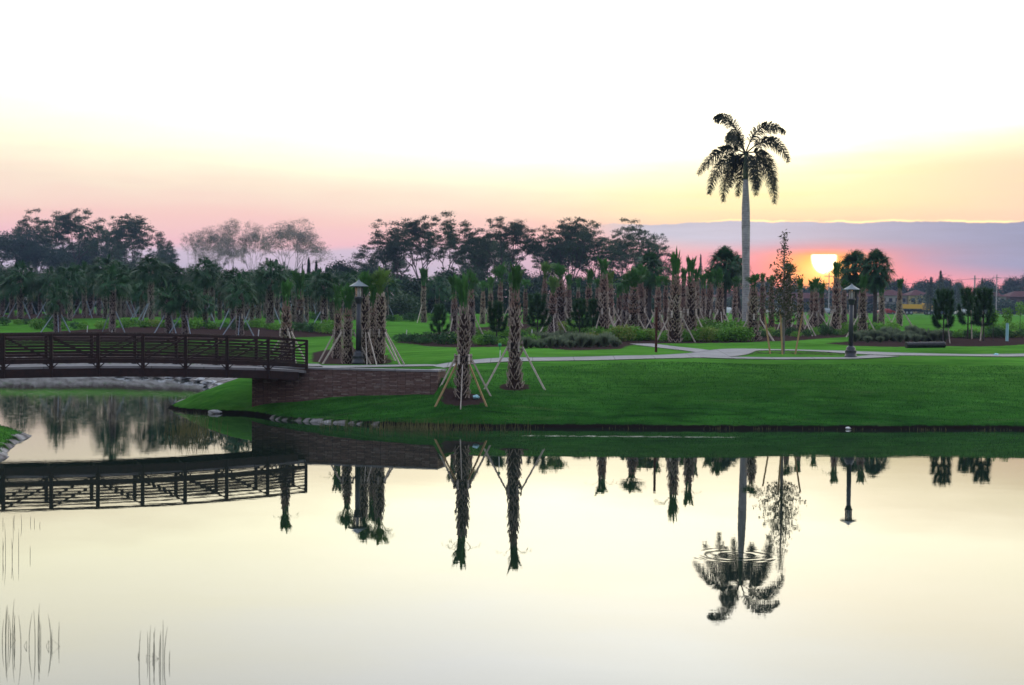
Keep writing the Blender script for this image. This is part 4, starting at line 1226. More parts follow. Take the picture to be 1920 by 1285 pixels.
for i in range(30):
    a = 1262 + i * 23.5 + tr_.uniform(-8, 8); D = tr_.uniform(425, 455) if i % 3 == 0 and not 1640 < a < 1750 else tr_.uniform(520, 640)
    w_ = tr_.uniform(1.5, 2.2)
    o = link('thicket_shrub', THK[i % 4], None, gx(a, D) - Vector((0, 0, .3)), tr_.uniform(0, 6.28), (w_ * 1.5, w_ * 1.2, (tr_.uniform(2.1, 2.7) if D > 500 else tr_.uniform(.9, 1.5))))
    tag(o, 'distant dark green shrubbery clump near the red roofed houses, %s' % (ORD[i] + ' from the left' if i < 15 else ORD[29 - i] + ' from the right'), 'shrub', 'distant shrubs round the houses')

# conifers: hazy australian pines at right, and a dark pair on the left horizon
def conifer_mesh(seed, H, r0, m, dense=900, leaf=.5, taper=1.0, spiky=.3):
    rng = np.random.default_rng(seed); mb = MB()
    mb.tube([(0, 0, -.2), (0, 0, H * .5), (0, 0, H)], [H * .014, H * .009, .01], 'tree_bark', 5)
    t = rng.random(dense) ** .8; z = H * (.08 + .92 * t)
    az = rng.random(dense) * 6.283
    br = .75 + spiky * np.sin(az * 5 + z * 2.0)
    r = r0 * (1 - t) ** taper * rng.random(dense) ** .5 * br + .08
    pos = np.stack([np.cos(az) * r, np.sin(az) * r, z], 1)
    V, Fc = leaf_quads(pos, leaf, rng, .35, 1.2)
    return mb.mesh('trunk'), fastmesh('crown', V, Fc, [m])
cas = conifer_mesh(7, 12, 2.6, 'far_pine', 1600, .55, .9, .45)
nor = conifer_mesh(8, 8, 1.8, 'tree_leaf_dark', 2200, .5, .45, .2)
def conifer(px_, D, yt, wpx, ms, H0, r0, lab, name, group):
    q = gx(px_, D); s = F / D; top = at(px_, yt, D).z - q.z
    r = thing(name, q, lab, 'tree', group, px_, (wpx / s / 2 / r0, wpx / s / 2 / r0, top / H0))
    link('trunk', ms[0], r); link('crown', ms[1], r)
for i, (a, yt, w, lab) in enumerate([(1762, 508, 34, 'tallest of the hazy pale pines on the right horizon'), (1744, 520, 30, 'hazy pale pine just left of the tallest one'), (1780, 526, 34, 'hazy pale pine just right of the tallest one'),
        (1738, 526, 20, 'small hazy pine at the left end of the pale group'), (1796, 530, 24, 'hazy pale pine at the right end of the group'), (1840, 522, 22, 'lone hazy pale pine right of the first utility pole'),
        (1312, 478, 22, 'tall wispy pine between sabals left of the round headed cabbage palm')]):
    conifer(a, 330 if a > 1500 else 190, yt, w, cas, 12, 2.6, lab, 'australian_pine', 'hazy wispy pines')
for a, yt, w, lab in ((578, 484, 15, 'taller dark blue columnar tree alone on the left horizon'), (592, 490, 14, 'shorter dark blue columnar tree beside the taller one'), (566, 494, 7, 'thin spire of dark blue tree beside the columnar pair')):
    conifer(a, 230, yt, w, nor, 8, 1.8, lab, 'columnar_tree', 'dark columnar trees on the horizon')

# ------------------------------------------------------------------ young pines
def pine_mesh(seed):
    rnd = random.Random(seed); tr = MB(); nd = MB()
    H = 2.6
    tr.tube([(0, 0, -.1), (.02, 0, 1.0), (0, .02, H * .9)], [.045, .035, .015], 'tree_bark', 6)
    ends = [(Vector((0, 0, H * .72)), Vector((0, 0, H)), .34)]
    for w in range(4):
        z = .75 + w * .42
        for k in range(4):
            a = k * 1.57 + w * .8 + rnd.uniform(-.3, .3); L = rnd.uniform(.45, .8) * (1 - w * .13)
            p0 = Vector((0, 0, z)); p1 = p0 + Vector((math.cos(a) * L * .75, math.sin(a) * L * .75, .18)); p2 = p1 + Vector((math.cos(a) * L * .15, math.sin(a) * L * .15, .36))
            tr.tube([p0, p1, p2], [.018, .014, .01], 'tree_bark', 3, False)
            ends.append((p0.lerp(p1, .35), p1, .24)); ends.append((p1, p2, .28))
    for a, b_, L in ends:
        d = (b_ - a)
        n = int(90 + d.length * 420)
        for i in range(n):
            p = a + d * rnd.random()
            v = Vector((rnd.gauss(0, 1), rnd.gauss(0, 1), rnd.gauss(0, 1))).normalized() + d.normalized() * .8
            v.normalize(); tip = p + v * L * rnd.uniform(.7, 1.1)
            w = v.cross(Vector((rnd.gauss(0, 1), rnd.gauss(0, 1), 1))).normalized() * .011
            nd.add([p - w, p + w, tip], [(0, 1, 2)], 'pine_leaf')
    return tr.mesh('trunk'), nd.mesh('crown')
PM = [pine_mesh(1), pine_mesh(2), pine_mesh(3)]
pines = [(823, 645, 566, 1.0, 'young pine alone in the shrub bed left of the near lawn palms'), (931, 645, 560, 1.15, 'young pine with bare stem between the two near lawn palms'), (1008, 638, 545, 1.1, 'young spreading pine right of the slimmer near lawn palm'),
         (1087, 636, 556, 1.15, 'young dense pine in the middle bed, left one of a close pair'), (1112, 634, 556, 1.0, 'young dense pine in the middle bed, right one of a close pair'),
         (1768, 644, 536, .98, 'young pine on the right with low side tufts, left of three in a row'), (1814, 636, 533, .98, 'tallest looking young pine on the right, middle of three in a row'), (1844, 640, 534, 1.05, 'young pine on the right, rightmost of three in a row')]
for i, (a, yb, yt, wsc, lab) in enumerate(pines):
    q = ground(a, yb); Hh = at(a, yt, q.y).z - q.z
    r = thing('young_pine', q, lab, 'pine tree', 'young pines in the beds', i * 1.1, (Hh / 2.85 * wsc,) * 2 + (Hh / 2.85,))
    link('trunk', PM[i % 3][0], r); link('crown', PM[i % 3][1], r)
    if a > 1750 or a in (1112, 823):
        st = MB(); st.bar((.35, .1, -.1), (.28 - .1, 0, 1.5), .05, .05, 'timber'); st.obj('stake', r)

# staked bald cypress with three new stakes
def cypress():
    q = ground(1468, 664)
    H = at(1468, 436, q.y).z - q.z
    r = thing('cypress_tree', q, 'thin leafy young tree held by three yellow stakes in front of the sun', 'tree')
    tr = MB(); rnd = random.Random(9)
    tr.tube([(0, 0, -.1), (.03, 0, H * .5), (-.02, 0, H * .97)], [.085, .06, .012], 'tree_bark_pale', 7)
    pos = []
    for i in range(90):
        t = .24 + .74 * (i / 90); z = H * t; a = i * 2.4
        L = (1.15 - abs(t - .36) / .66) * 1.08 * rnd.uniform(.5, 1.0)
        if t > .72: L *= .75
        p0 = Vector((0, 0, z)); p1 = p0 + Vector((math.cos(a) * L, math.sin(a) * L, .30 * L + .12))
        tr.tube([p0, p0.lerp(p1, .5) + Vector((0, 0, .03)), p1], [.016, .010, .004], 'tree_bark_pale', 3, False)
        n = int(44 * (1.25 - t * .9)) if t < .66 else 7
        for k in range(n):
            u = rnd.uniform(.2, 1.08)
            pos.append(tuple(p0.lerp(p1, u) + Vector((rnd.gauss(0, .07), rnd.gauss(0, .07), rnd.gauss(0, .07)))))
    tr.obj('trunk', r)
    V, Fc = leaf_quads(np.array(pos), .13, np.random.default_rng(4), .5, 1.0)
    link('crown', fastmesh('crown', V, Fc, ['cypress_leaf']), r)
    for (a, b_) in (((-.62, -.2, 0), (-.86, .1, 1.75)), ((-.10, -.45, 0), (-.20, -.25, 2.1)), ((.55, -.1, 0), (.95, .2, 2.0))):
        st = MB(); st.bar(Vector(a) - Vector((0, 0, .1)), b_, .065, .05, 'timber_new'); st.obj('stake', r)
cypress()

# ------------------------------------------------------------------ shrubs, tufts
def bush_mesh(seed, m, n=700, leaf=.10, rx=.55, h=.6, up=.9):
    rng = np.random.default_rng(seed)
    v = rng.normal(0, 1, (n, 3)); v /= np.linalg.norm(v, axis=1)[:, None]
    r = rng.uniform(.45, 1.0, n) * (1 + .22 * np.sin(v[:, 0] * 7 + seed) * np.cos(v[:, 1] * 6))
    pos = v * r[:, None] * np.array((rx, rx, h * .5)) + np.array((0, 0, h * .48))
    pos[:, 2] = np.maximum(pos[:, 2], .02)
    V, Fc = leaf_quads(pos, leaf, rng, .5, up)
    return fastmesh('shrub', V, Fc, [m])
BU = [bush_mesh(1, 'bush_leaf'), bush_mesh(2, 'bush_leaf', h=.75), bush_mesh(3, 'bush_dark', h=.65), bush_mesh(4, 'bush_leaf', 420, .16, .6, .7), bush_mesh(5, 'bush_dark', 900, .08)]
def tuft_mesh(seed, m, n=260, h=.95, r=.35, w=.010):
    rnd = random.Random(seed); mb = MB()
    for i in range(n):
        a = rnd.uniform(0, 6.28); q = r * .25 * rnd.random()
        lean = rnd.uniform(.05, .9) * r * 1.4
        p = Vector((math.cos(a) * q, math.sin(a) * q, 0)); L = h * rnd.uniform(.6, 1.1)
        p1 = p + Vector((math.cos(a) * lean * .35, math.sin(a) * lean * .35, L * .62)); p2 = p + Vector((math.cos(a) * lean, math.sin(a) * lean, L * (1 - .25 * lean / r)))
        tv = Vector((-math.sin(a), math.cos(a), 0)) * w
        mb.add([p - tv, p + tv, p1 + tv, p2, p1 - tv], [(0, 1, 2, 3, 4)], m)
    return mb.mesh('grass_tuft')
TU = [tuft_mesh(1, 'grass_tuft', 190, 1.0, .42), tuft_mesh(2, 'grass_tuft', 220, .85, .45)]
rs = random.Random(77)
SH = []
def shrubs(x0, x1, y0, y1, n, which, sc=(.8, 1.3), jit=1):
    for i in range(n):
        a = x0 + (x1 - x0) * (i + rs.uniform(.2, .8)) / n
        t = (a - x0) / (x1 - x0)
        y = y0 + (y1 - y0) * t + rs.uniform(-1.6, 1.6) * jit
        SH.append((a, y, rs.choice(which), rs.uniform(*sc)))
# hedge and mixed plants of the middle bed
shrubs(742, 800, 641, 646, 6, [2, 4]); shrubs(800, 860, 644, 646, 4, [2, 3]); shrubs(892, 1000, 646, 648, 12, [0, 4, 2], (.8, 1.1))
shrubs(890, 1000, 634, 636, 9, [0, 3, 1]); shrubs(1110, 1225, 640, 638, 13, [0, 1, 3], (.8, 1.3)); shrubs(1235, 1400, 640, 640, 17, [0, 3, 1], (.8, 1.25))
shrubs(1290, 1410, 628, 630, 12, [1, 3, 0], (1.0, 1.6)); shrubs(1400, 1580, 634, 628, 14, [2, 0, 4], (.7, 1.2)); shrubs(1540, 1680, 626, 620, 10, [2, 3], (.8, 1.4))
shrubs(1000, 1150, 626, 626, 10, [2, 1, 3], (1.0, 1.5)); shrubs(1740, 1925, 634, 634, 16, [2, 0, 4], (.7, 1.2)); shrubs(1850, 1925, 620, 622, 6, [0, 1], (.8, 1.3))
# left beds seen over the bridge
shrubs(0, 120, 612, 608, 6, [2, 0]); shrubs(60, 240, 618, 616, 8, [2, 3], (.8, 1.2)); shrubs(240, 470, 612, 620, 12, [2, 3, 4], (.8, 1.2)); shrubs(470, 650, 616, 628, 14, [2, 1, 0], (.9, 1.4)); shrubs(20, 45, 594, 593, 2, [0])
shrubs(730, 820, 603, 604, 8, [2, 4, 0], (1.0, 1.6)); shrubs(500, 640, 600, 602, 8, [2, 3], (1.0, 1.5)); shrubs(300, 480, 596, 598, 9, [2, 3], (1.0, 1.5))
SH.sort(key=lambda t: t[0])
SZ = [(-99, 240, 'at the far left over the bridge rail'), (240, 480, 'in the left bed behind the bridge middle'), (480, 660, 'in the bed behind the bridge end'), (660, 870, 'left of the near lawn palms'), (870, 1000, 'behind the two near lawn palms'), (1000, 1150, 'in the middle bed behind the pale grass tufts'),
      (1150, 1300, 'in the bed round the brown post'), (1300, 1400, 'in the bed below the royal palm'), (1400, 1540, 'in the bed behind the staked young tree'), (1540, 1730, 'in the bed behind the right lamp post'), (1730, 2000, 'in the right bed under the young pines')]
for a, b_, z in SZ:
    g_ = [s_ for s_ in SH if a <= s_[0] < b_]
    for i, (x_, y_, k, sc_) in enumerate(g_):
        q = ground(x_, y_)
        o = link('shrub', BU[k], None, q, rs.uniform(0, 6.28), (sc_, sc_, sc_ * rs.uniform(.8, 1.15)))
        look = 'dark green' if k in (2, 4) else 'bright green' if k in (0, 1) else 'loose leafy'
        o_ = ORD[i] + ' from the left' if i < 12 else ORD[len(g_) - 1 - i] + ' from the right'
        tag(o, '%s shrub %s, %s' % (look, z, o_), 'shrub', 'shrubs planted in the beds')
TT = []
for (x0, x1, ya, yb, n) in ((985, 1160, 653, 650, 22), (1000, 1150, 646, 644, 14), (1600, 1770, 642, 641, 22), (1640, 1760, 634, 634, 12)):
    for i in range(n):
        a = x0 + (x1 - x0) * (i + rs.uniform(.1, .9)) / n
        TT.append((a, ya + (yb - ya) * i / n + rs.uniform(-2.2, 1.5)))
for i, (a, y) in enumerate(sorted(TT)):
    q = ground(a, y)
    o = link('grass_tuft', TU[i % 2], None, q, rs.uniform(0, 6.28), rs.uniform(.42, .95))
    side = sorted(t_[0] for t_ in TT if (t_[0] < 1400) == (a < 1400)); k_ = side.index(a)
    tag(o, 'pale feathery grass clump in the %s bed, %s' % ('middle' if a < 1400 else 'right', ORD[k_] + ' from the left' if k_ < len(side) / 2 else ORD[len(side) - 1 - k_] + ' from the right'), 'ornamental grass', 'pale feathery grass clumps in the beds')

# saplings at the right edge
sap = bush_mesh(9, 'bush_leaf', 260, .14, .35, 1.1, 1.0)
for a, yb, yt, lab in ((1862, 640, 575, 'thin sapling left of the pale blue tree guard'), (1888, 640, 572, 'sapling growing out of a pale blue tree guard'), (1912, 630, 562, 'sapling at the right edge of the right bed')):
    q = ground(a, yb); H = at(a, yt, q.y).z - q.z
    r = thing('sapling', q, lab, 'sapling', 'thin saplings in the right bed')
    mb = MB(); mb.tube([(0, 0, -.1), (.02, 0, H * .8)], [.022, .012], 'tree_bark', 5); mb.obj('trunk', r)
    link('crown', sap, r, (0, 0, H - 1.15), a)
    if a == 1888:
        g_ = MB(); g_.tube([(0, 0, 0), (.01, 0, H * .50)], [.085, .085], 'plastic_blue', 10); g_.obj('tree_guard', r)

# ------------------------------------------------------------------ small things
def small():
    q = ground(1230, 661); t = at(1230, 579, q.y).z
    mb = MB(); mb.box((0, 0, (t - q.z) / 2), (.11, .11, t - q.z + .1), 'rust_post')
    mb.box((0, 0, t - q.z + .06), (.13, .13, .03), 'rust_post')
    tag(mb.obj('wooden_post', loc=q), 'single reddish brown square post at the path edge', 'post')
    q = ground(937, 680)
    r = thing('marker_stake', q, 'white stake topped with a bright green cap beside the path', 'marker stake')
    mb = MB(); mb.tube([(0, 0, -.1), (.02, 0, .52)], [.022, .022], 'plastic_white', 6); mb.obj('stake', r)
    mb = MB(); mb.lathe([(.03, .66), (.075, .70), (.08, .76), (.04, .82)], 'plastic_green', 8); mb.lathe([(.015, .5), (.015, .68)], 'plastic_green', 6); mb.obj('cap', r)
    for a, yb, h, lab in ((163, 625, 14, 'short white marker stake on the left bed above the bridge rail'), (209, 627, 8, 'very short white marker stake under a palm above the bridge rail'), (484, 633, 14, 'leaning white marker stake behind the right part of the bridge'),
                          (761, 637, 18, 'white marker stake in the small bed between lamp and near palm'), (996, 640, 22, 'white marker stake just right of the slimmer near lawn palm')):
        q = ground(a, yb); s = F / q.y
        mb = MB(); mb.tube([(0, 0, -.1), (.05, 0, h / s)], [.03, .03], 'plastic_white', 6)
        tag(mb.obj('marker_stake', loc=q), lab, 'marker stake', 'white marker stakes')
    # black corrugated pipe
    a = ground(1699, 653); b_ = ground(1771, 652)
    a.z = hz(a.x, a.y) + .14; b_.z = hz(b_.x, b_.y) + .14
    n = 60; mb = MB()
    pts = [a.lerp(b_, i / n) - a for i in range(n + 1)]
    mb.tube(pts, [.155 + (.018 if i % 2 else 0) for i in range(n + 1)], 'plastic_black', 14)
    tag(mb.obj('drain_pipe', loc=a), 'black corrugated drain pipe lying on the lawn at the right', 'pipe')
    # litter and rocks
    def lump(seed, r, m, sq=.6):
        rng = random.Random(seed); mb = MB(); pts = []
        for i in range(5):
            for k in range(8):
                th = math.pi * (i + .5) / 5; ph = k * math.pi / 4
                q_ = r * rng.uniform(.75, 1.15)
                pts.append((math.sin(th) * math.cos(ph) * q_, math.sin(th) * math.sin(ph) * q_, math.cos(th) * q_ * sq))
        fs = [(i * 8 + k, i * 8 + (k + 1) % 8, (i + 1) * 8 + (k + 1) % 8, (i + 1) * 8 + k) for i in range(4) for k in range(8)]
        fs += [tuple(range(7, -1, -1)), tuple(32 + k for k in range(8))]
        mb.add(pts, fs, m); return mb
    q = ground(893, 748); tag(lump(1, .16, 'plastic_blue').obj('crumpled_bag', loc=q + Vector((0, 0, .06))), 'crumpled pale blue plastic bag at the foot of the stout near palm', 'litter')
    q = gx(1592, 55.1); q.z = .03; tag(lump(2, .12, 'plastic_white', .5).obj('litter_piece', loc=q), 'small white piece of litter on the water line at the right', 'litter')
    q = ground(1868, 667); tag(lump(5, .14, 'plastic_blue', .5).obj('litter_piece', loc=q + Vector((0, 0, .04))), 'pale blue scrap lying at the near edge of the right path', 'litter')
    q = gx(404, 60.2); q.z = .05; tag(lump(3, .30, 'rock', .35).obj('boulder', loc=q), 'pale flat rock at the foot of the grass wedge beside the abutment', 'rock')
    rk = [(300, 701, .5), (335, 704, .38), (352, 708, .55), (376, 713, .42), (395, 719, .5), (270, 700, .35), (225, 700, .4), (410, 722, .3), (240, 697, .45), (318, 710, .3)]
    for i, (a, y, r_) in enumerate(rk):
        q = ground(a, y); q.z = max(q.z, 0)
        tag(lump(20 + i, r_, 'rock', .32).obj('bank_rock', loc=q), 'pale rock on the far channel bank under the bridge, %s from the left' % ORD[sorted(x[0] for x in rk).index(a)], 'rock', 'pale rocks on the channel bank')
small()

# reeds standing in the pond
def reed_group(name, px_, py_, hts, lab, m='reed', w=.0045, bent=()):
    D = (CAM_Z * F) / (py_ - (572 + .009 * (px_ - 960)))
    c = Vector(((px_ - 960) * D / F, D, 0)); s = F / D
    mb = MB(); rnd = random.Random(int(px_))
    for dx, h, lean in hts:
        x = dx / s; H = h / s; l = lean / s
        y = rnd.uniform(-.25, .25)
        pts = [(x, y, -.3), (x + l * .15, y, H * .35), (x + l * .5, y, H * .7), (x + l, y, H)]
        mb.tube(pts, [w, w, w * .8, w * .3], m, 4)
    for dx, h, reach in bent:
        x = dx / s; H = h / s; q = reach / s
        mb.tube([(x, 0, -.2), (x, 0, H), (x + q, .02, .0), (x + q * 1.02, .02, -.2)], [w * .7, w * .7, w * .6, w * .4], m, 4)
    o = mb.obj(name, loc=c)
    tag(o, lab, 'reeds', 'thin reeds standing in the pond')
reed_group('reeds', 18, 1205, [(-12, 76, 1), (-6, 60, -2), (-4, 68, 2), (0, 72, 3), (2, 50, -3), (5, 80, 4), (8, 35, 2), (11, 55, -2), (13, 52, 3), (-8, 45, 3)], 'dense clump of thin reeds at the lower left corner of the pond', bent=[(2, 14, 8)])
reed_group('reeds', 72, 1216, [(-22, 66, -5), (-20, 62, 6), (-12, 75, 3), (-2, 72, -3), (1, 68, -1), (4, 50, 2), (-1, 40, 0), (20, 60, -6), (22, 52, -4), (28, 40, 1), (21, 30, 0)], 'loose clump of reeds with bent stems right of the corner clump', bent=[(26, 14, 14), (20, 12, -6), (-22, 10, -6)])
reed_group('reeds', 296, 1240, [(-26, 62, 3), (-25, 45, -1), (-12, 66, 2), (-10, 58, 3), (-7, 50, -2), (3, 67, 0), (8, 55, 0), (10, 52, 2), (20, 68, 6), (31, 25, 1), (-40, 8, 1)], 'sparse clump of reeds near the bottom of the pond, standing apart', bent=[(-20, 8, 22), (-8, 12, 10)])
reed_group('reeds', 22, 1046, [(-20, 60, -2), (-16, 44, -3), (-8, 40, 0), (4, 50, 0), (6, 42, 3), (8, 38, -2), (32, 20, 0), (-14, 30, 2)], 'sparse upright reeds at the left edge below the bridge reflection')
reed_group('reeds', 40, 985, [(-34, 14, 0), (-20, 16, 2), (-8, 20, 0), (4, 22, -2), (10, 14, 1), (22, 12, 0), (40, 8, 1)], 'short faint reeds at the left edge just below the bridge reflection')
# emergent grass along the shore: far too fine to count
def shore_grass():
    rng = np.random.default_rng(3); V = []; n = 0
    pts = []
    for i in range(520):
        px_ = rng.normal(790, 62); 
        if rng.random() < .25: px_ = rng.uniform(600, 1000)
        D = rng.uniform(52.6, 54.6) + max(0, (720 - px_)) * .008
        pts.append(((px_ - 960) * D / F, D, rng.uniform(.12, .42)))
    for i in range(160):                       # a faint stand in front of the bridge
        px_ = rng.normal(358, 22); D = rng.uniform(49.5, 51.5)
        pts.append(((px_ - 960) * D / F, D, rng.uniform(.3, .9)))
    for i in range(30):                        # little ragged weeds all along the water line
        cx = rng.uniform(-8.5, 24); cy = 54.5 + .05 * max(0, cx - 5) + max(0, -2 - cx) * .38
        sp_ = rng.uniform(.08, .45)
        for k in range(int(rng.uniform(5, 16))):
            pts.append((cx + rng.normal(0, sp_), cy + rng.normal(0, .10), rng.uniform(.05, .17)))
    for x, y, h in pts:
        l = rng.uniform(-.1, .1); w = .009
        V += [(x - w, y, -.05), (x + w, y, -.05), (x + l * h * 3, y, h)]
    return np.array(V), np.arange(len(V)).reshape(-1, 3)
V, Fc = shore_grass()
tag(link('shore_grass', fastmesh('shore_grass', V, Fc, ['reed_shore'])), 'thin yellowish water grass standing along the shore', 'water grass', kind='stuff')

# lawn blades on the near banks
def blades():
    rng = np.random.default_rng(5); N = 150000
    x = rng.uniform(-15, 27, N); y = rng.uniform(53.8, 68, N)
    x2 = rng.uniform(-19, -14, 9000); y2 = rng.uniform(41, 53, 9000)
    x = np.concatenate([x, x2]); y = np.concatenate([y, y2])
    z = height(x, y)
    keep = (z > .12) & ~((y > 61.2 + np.interp(x, [-10, -6, -2, 3.3, 6.6, 9.4, 60], [-.1, .2, 2.5, 4.6, 5.8, 6, 6]) - 2.0))
    keep &= ~(inside([(-10.6, 60.2), (-8.4, 59.2), (-2.7, 57.6), (-2.4, 59.5), (-2.4, 70), (-10.6, 70)], x, y))
    for a, b_, r_ in RINGS:
        q = ground(a, b_); keep &= np.hypot(x - q.x, y - q.y) > r_
    x, y, z = x[keep], y[keep], z[keep]; n = len(x)
    h = rng.uniform(.03, .075, n); a = rng.uniform(0, 3.14, n); w = .009
    lx, ly = rng.normal(0, .025, n), rng.normal(0, .025, n)
    V = np.stack([np.stack([x - np.cos(a) * w, y - np.sin(a) * w, z - .01], 1), np.stack([x + np.cos(a) * w, y + np.sin(a) * w, z - .01], 1), np.stack([x + lx, y + ly, z + h], 1)], 1).reshape(-1, 3)
    return V, np.arange(n * 3).reshape(-1, 3)
V, Fc = blades()
tag(link('grass', fastmesh('grass', V, Fc, ['grass_blade'])), 'short green lawn grass on the near bank', 'grass', kind='stuff')

# ------------------------------------------------------------------ far houses, cars, poles
def house(px0, px1, D, yroof, wallm, lab, n=6):
    q = gx((px0 + px1) / 2, D); s = F / D
    W = (px1 - px0) / s; dep = 11
    top = at((px0 + px1) / 2, yroof, D).z - q.z
    eave = top - 1.9
    r = thing('row_house', q, lab, 'house', 'red roofed houses along the far road')
    mb = MB(); mb.box((0, dep / 2, eave / 2), (W, dep, eave), wallm); mb.obj('wall', r)
    rf = MB(); o = .6
    x, y0, y1 = W / 2 + o, -o, dep + o
    rf.add([(-x, y0, eave + .003), (x, y0, eave + .003), (x, y1, eave + .003), (-x, y1, eave + .003), (-x + 4, dep / 2, top), (x - 4, dep / 2, top)],
           [(0, 1, 5, 4), (1, 2, 5), (2, 3, 4, 5), (3, 0, 4), (3, 2, 1, 0)], 'roof_red')
    rf.obj('roof', r)
    for k in range(n):
        cx = -W / 2 + W * (k + .5) / n
        for zc in (eave * .28, eave * .74):
            w_ = MB(); w_.box((cx, -.03, zc), (W / n * .5, .08, eave * .22), 'dark_glass'); w_.obj('window', r)
    if n > 3:
        bl = MB(); bl.box((0, -1.0, eave * .50), (W * .9, 1.9, .25), 'wall_brown'); 
        for k in range(n + 1):
            bl.box((-W * .45 + W * .9 * k / n, -1.8, eave * .24), (.25, .25, eave * .48), 'wall_white')
        bl.obj('balcony', r)
house(1256, 1330, 470, 545, 'wall_white', 'white walled red roofed house seen between palms just right of the brown post', 4)
house(1340, 1460, 480, 547, 'wall_white', 'long red roofed house behind the royal palm trunk', 6)
house(1468, 1580, 490, 549, 'wall_brown', 'brown walled red roofed house directly below the sun', 6)
house(1588, 1640, 480, 545, 'wall_brown', 'brown walled red roofed house behind the right lamp post', 3)
house(1650, 1700, 470, 543, 'wall_white', 'white walled red roofed house left of the pale yellow one', 4)
house(1704, 1745, 468, 543, 'wall_yellow', 'pale yellow walled red roofed house behind the yellow truck', 3)
house(1830, 1885, 470, 545, 'wall_white', 'white walled red roofed house right of the young pines', 4)
house(1892, 1960, 480, 546, 'wall_brown', 'brown walled red roofed house at the right edge', 4)
road = fastmesh('road', [(40, 395, 2.94), (400, 380, 2.94), (400, 388, 2.94), (40, 403, 2.94)], [(0, 1, 2, 3)], ['concrete'])
tag(link('road', road), kind='structure')

def car_meshes():
    def body(m):
        mb = MB()
        prof = [(-2.2, .35), (-2.2, .85), (-1.9, .95), (-1.5, 1.0), (-1.05, 1.42), (.55, 1.45), (1.2, 1.0), (2.0, .85), (2.2, .7), (2.2, .35)]
        n = len(prof)
        vs = [(x, -.85 if z < 1.1 else -.68, z) for x, z in prof] + [(x, .85 if z < 1.1 else .68, z) for x, z in prof]
        fs = [tuple(range(n)), tuple(range(2 * n - 1, n - 1, -1))] + [(i, i + n, (i + 1) % n + n, (i + 1) % n) for i in range(n)]
        mb.add(vs, fs, m); return mb.mesh('body')
    gl = MB()
    for sy in (-1, 1): gl.add([(-1.2, sy * .80, 1.03), (1.0, sy * .80, 1.03), (.5, sy * .70, 1.38), (-1.0, sy * .70, 1.38)], [(0, 1, 2, 3)], 'dark_glass')
    gl.add([(1.20, -.66, 1.03), (1.20, .66, 1.03), (.62, .6, 1.42), (.62, -.6, 1.42)], [(0, 1, 2, 3)], 'dark_glass')
    return body, gl.mesh('side_window')
CB, CG = car_meshes()
wb = MB(); wb.tube([(0, -.1, 0), (0, .1, 0)], [.33, .33], 'tyre', 14); WT = wb.mesh('tyre')
wb = MB(); wb.tube([(0, -.11, 0), (0, .11, 0)], [.19, .19], 'rim', 10); WR = wb.mesh('rim')
hb = MB(); hb.box((0, 0, 0), (.1, .35, .14), 'head_lamp'); HL = hb.mesh('headlight')
def car(px_, D, m, lab, rz=0):
    q = gx(px_, D); q.z = max(q.z, 2.94)
    r = thing('parked_car', q, lab, 'car', 'cars along the far road', rz)
    link('body', CB(m), r); link('side_window', CG, r)
    for x in (-1.35, 1.35):
        for y in (-.80, .80):
            w = link('wheel', WT, r, (x, y, .33)); link('rim', WR, w)
    for y in (-.6, .6): link('headlight', HL, r, (2.17, y, .72))
car(1362, 300, 'car_white', 'white car seen between the cabbage palms left of the royal palm', .1)
car(1455, 360, 'car_silver', 'silver car behind the braces left of the sun', .05)
car(1545, 370, 'car_silver', 'silver car under the sun between braced palms', 3.1)
car(1661, 380, 'car_red', 'red car left of the lone braced palm on the right', .2)
car(1757, 378, 'car_blue', 'dark blue car behind the leftmost right hand young pine', .05)
car(1806, 378, 'car_white', 'white car between the first two right hand young pines', 3.15)
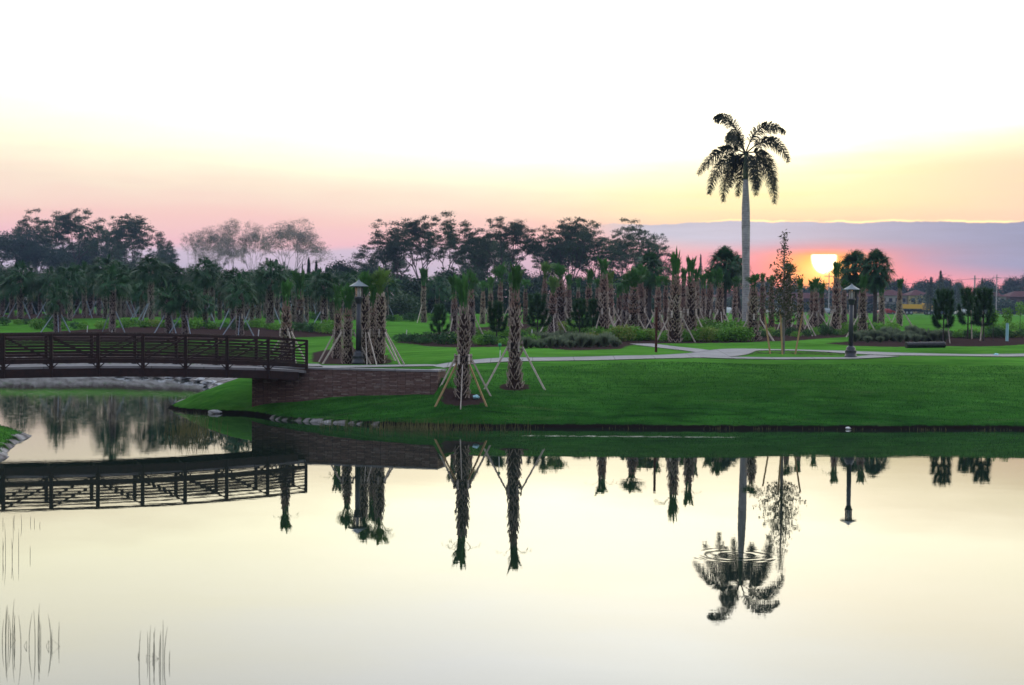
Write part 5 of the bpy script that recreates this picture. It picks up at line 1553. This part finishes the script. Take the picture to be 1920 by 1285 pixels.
def truck():
    q = gx(1716, 376); q.z = 2.95
    r = thing('dump_truck', q, 'yellow work truck parked on the far road in front of the yellow house', 'truck', None, .08)
    mb = MB(); mb.box((0, 0, 1.0), (7.0, 2.2, .35), 'tyre'); mb.obj('chassis', r)
    mb = MB(); mb.add([(-3.6, -1.2, 1.5), (1.4, -1.2, 1.5), (1.8, -1.2, 2.6), (-4.2, -1.2, 2.6), (-3.6, 1.2, 1.5), (1.4, 1.2, 1.5), (1.8, 1.2, 2.6), (-4.2, 1.2, 2.6)], [(0, 1, 2, 3), (7, 6, 5, 4), (0, 4, 5, 1), (3, 2, 6, 7), (1, 5, 6, 2), (0, 3, 7, 4)], 'truck_yellow'); mb.obj('bed', r)
    mb = MB(); mb.add([(2.0, -1.1, 1.2), (4.0, -1.1, 1.2), (4.0, -1.1, 2.1), (3.5, -1.1, 2.9), (2.0, -1.1, 2.9), (2.0, 1.1, 1.2), (4.0, 1.1, 1.2), (4.0, 1.1, 2.1), (3.5, 1.1, 2.9), (2.0, 1.1, 2.9)], [(0, 1, 2, 3, 4), (9, 8, 7, 6, 5), (0, 5, 6, 1), (1, 6, 7, 2), (2, 7, 8, 3), (3, 8, 9, 4), (4, 9, 5, 0)], 'truck_yellow'); mb.obj('cab', r)
    for x in (-2.6, -1.5, 3.0):
        for y in (-1.0, 1.0):
            w = link('wheel', WT, r, (x, y, .5), 0, 1.5); link('rim', WR, w)
truck()
poles = []
for a, yt, lab in ((1826, 517, 'grey utility pole rising over the houses between two young pines'), (1867, 515, 'thin utility pole with crossarm farther right over the houses'), (1553, 512, 'thin utility pole silhouetted against the sun')):
    D = 400; q = gx(a, D); H = at(a, yt, D).z - q.z
    r = thing('utility_pole', q, lab, 'utility pole', 'utility poles along the far road')
    mb = MB(); mb.tube([(0, 0, -.3), (0, 0, H)], [.28 if a == 1826 else .16, .18 if a == 1826 else .11], 'pole_grey', 8); mb.obj('pole', r)
    mb = MB(); mb.box((0, -.25, H - .9), (2.6, .14, .16), 'pole_grey'); mb.obj('crossarm', r)
    poles.append(q + Vector((0, -.25, H - .8)))
w_ = MB()
ends = [gx(1640, 405) + Vector((0, 0, 8)), poles[0], poles[1], gx(2010, 402) + Vector((0, 0, poles[1].z - 3.1))]
for i in range(3):
    P = []
    for k in range(13):
        t = k / 12; p = ends[i].lerp(ends[i + 1], t); p.z -= 1.2 * t * (1 - t); P.append(p)
    w_.tube(P, [.045] * 13, 'tyre', 3)
tag(w_.obj('power_line'), 'thin power line strung between the utility poles', 'power line')

# ------------------------------------------------------------------ haze
if True:
    mb = MB(); v = MB()
    m = bpy.data.materials.new('haze'); m.use_nodes = True; nt = m.node_tree; nt.nodes.clear()
    pv = nt.nodes.new('ShaderNodeVolumePrincipled'); out = nt.nodes.new('ShaderNodeOutputMaterial')
    pv.inputs['Color'].default_value = (.36, .50, .85, 1); pv.inputs['Density'].default_value = .00017; pv.inputs['Anisotropy'].default_value = .25
    nt.links.new(pv.outputs[0], out.inputs['Volume']); MATS['haze'] = m
    v.box((0, 720, 19.5), (1840, 1700, 45), 'haze')
    tag(v.obj('haze'), kind='stuff')
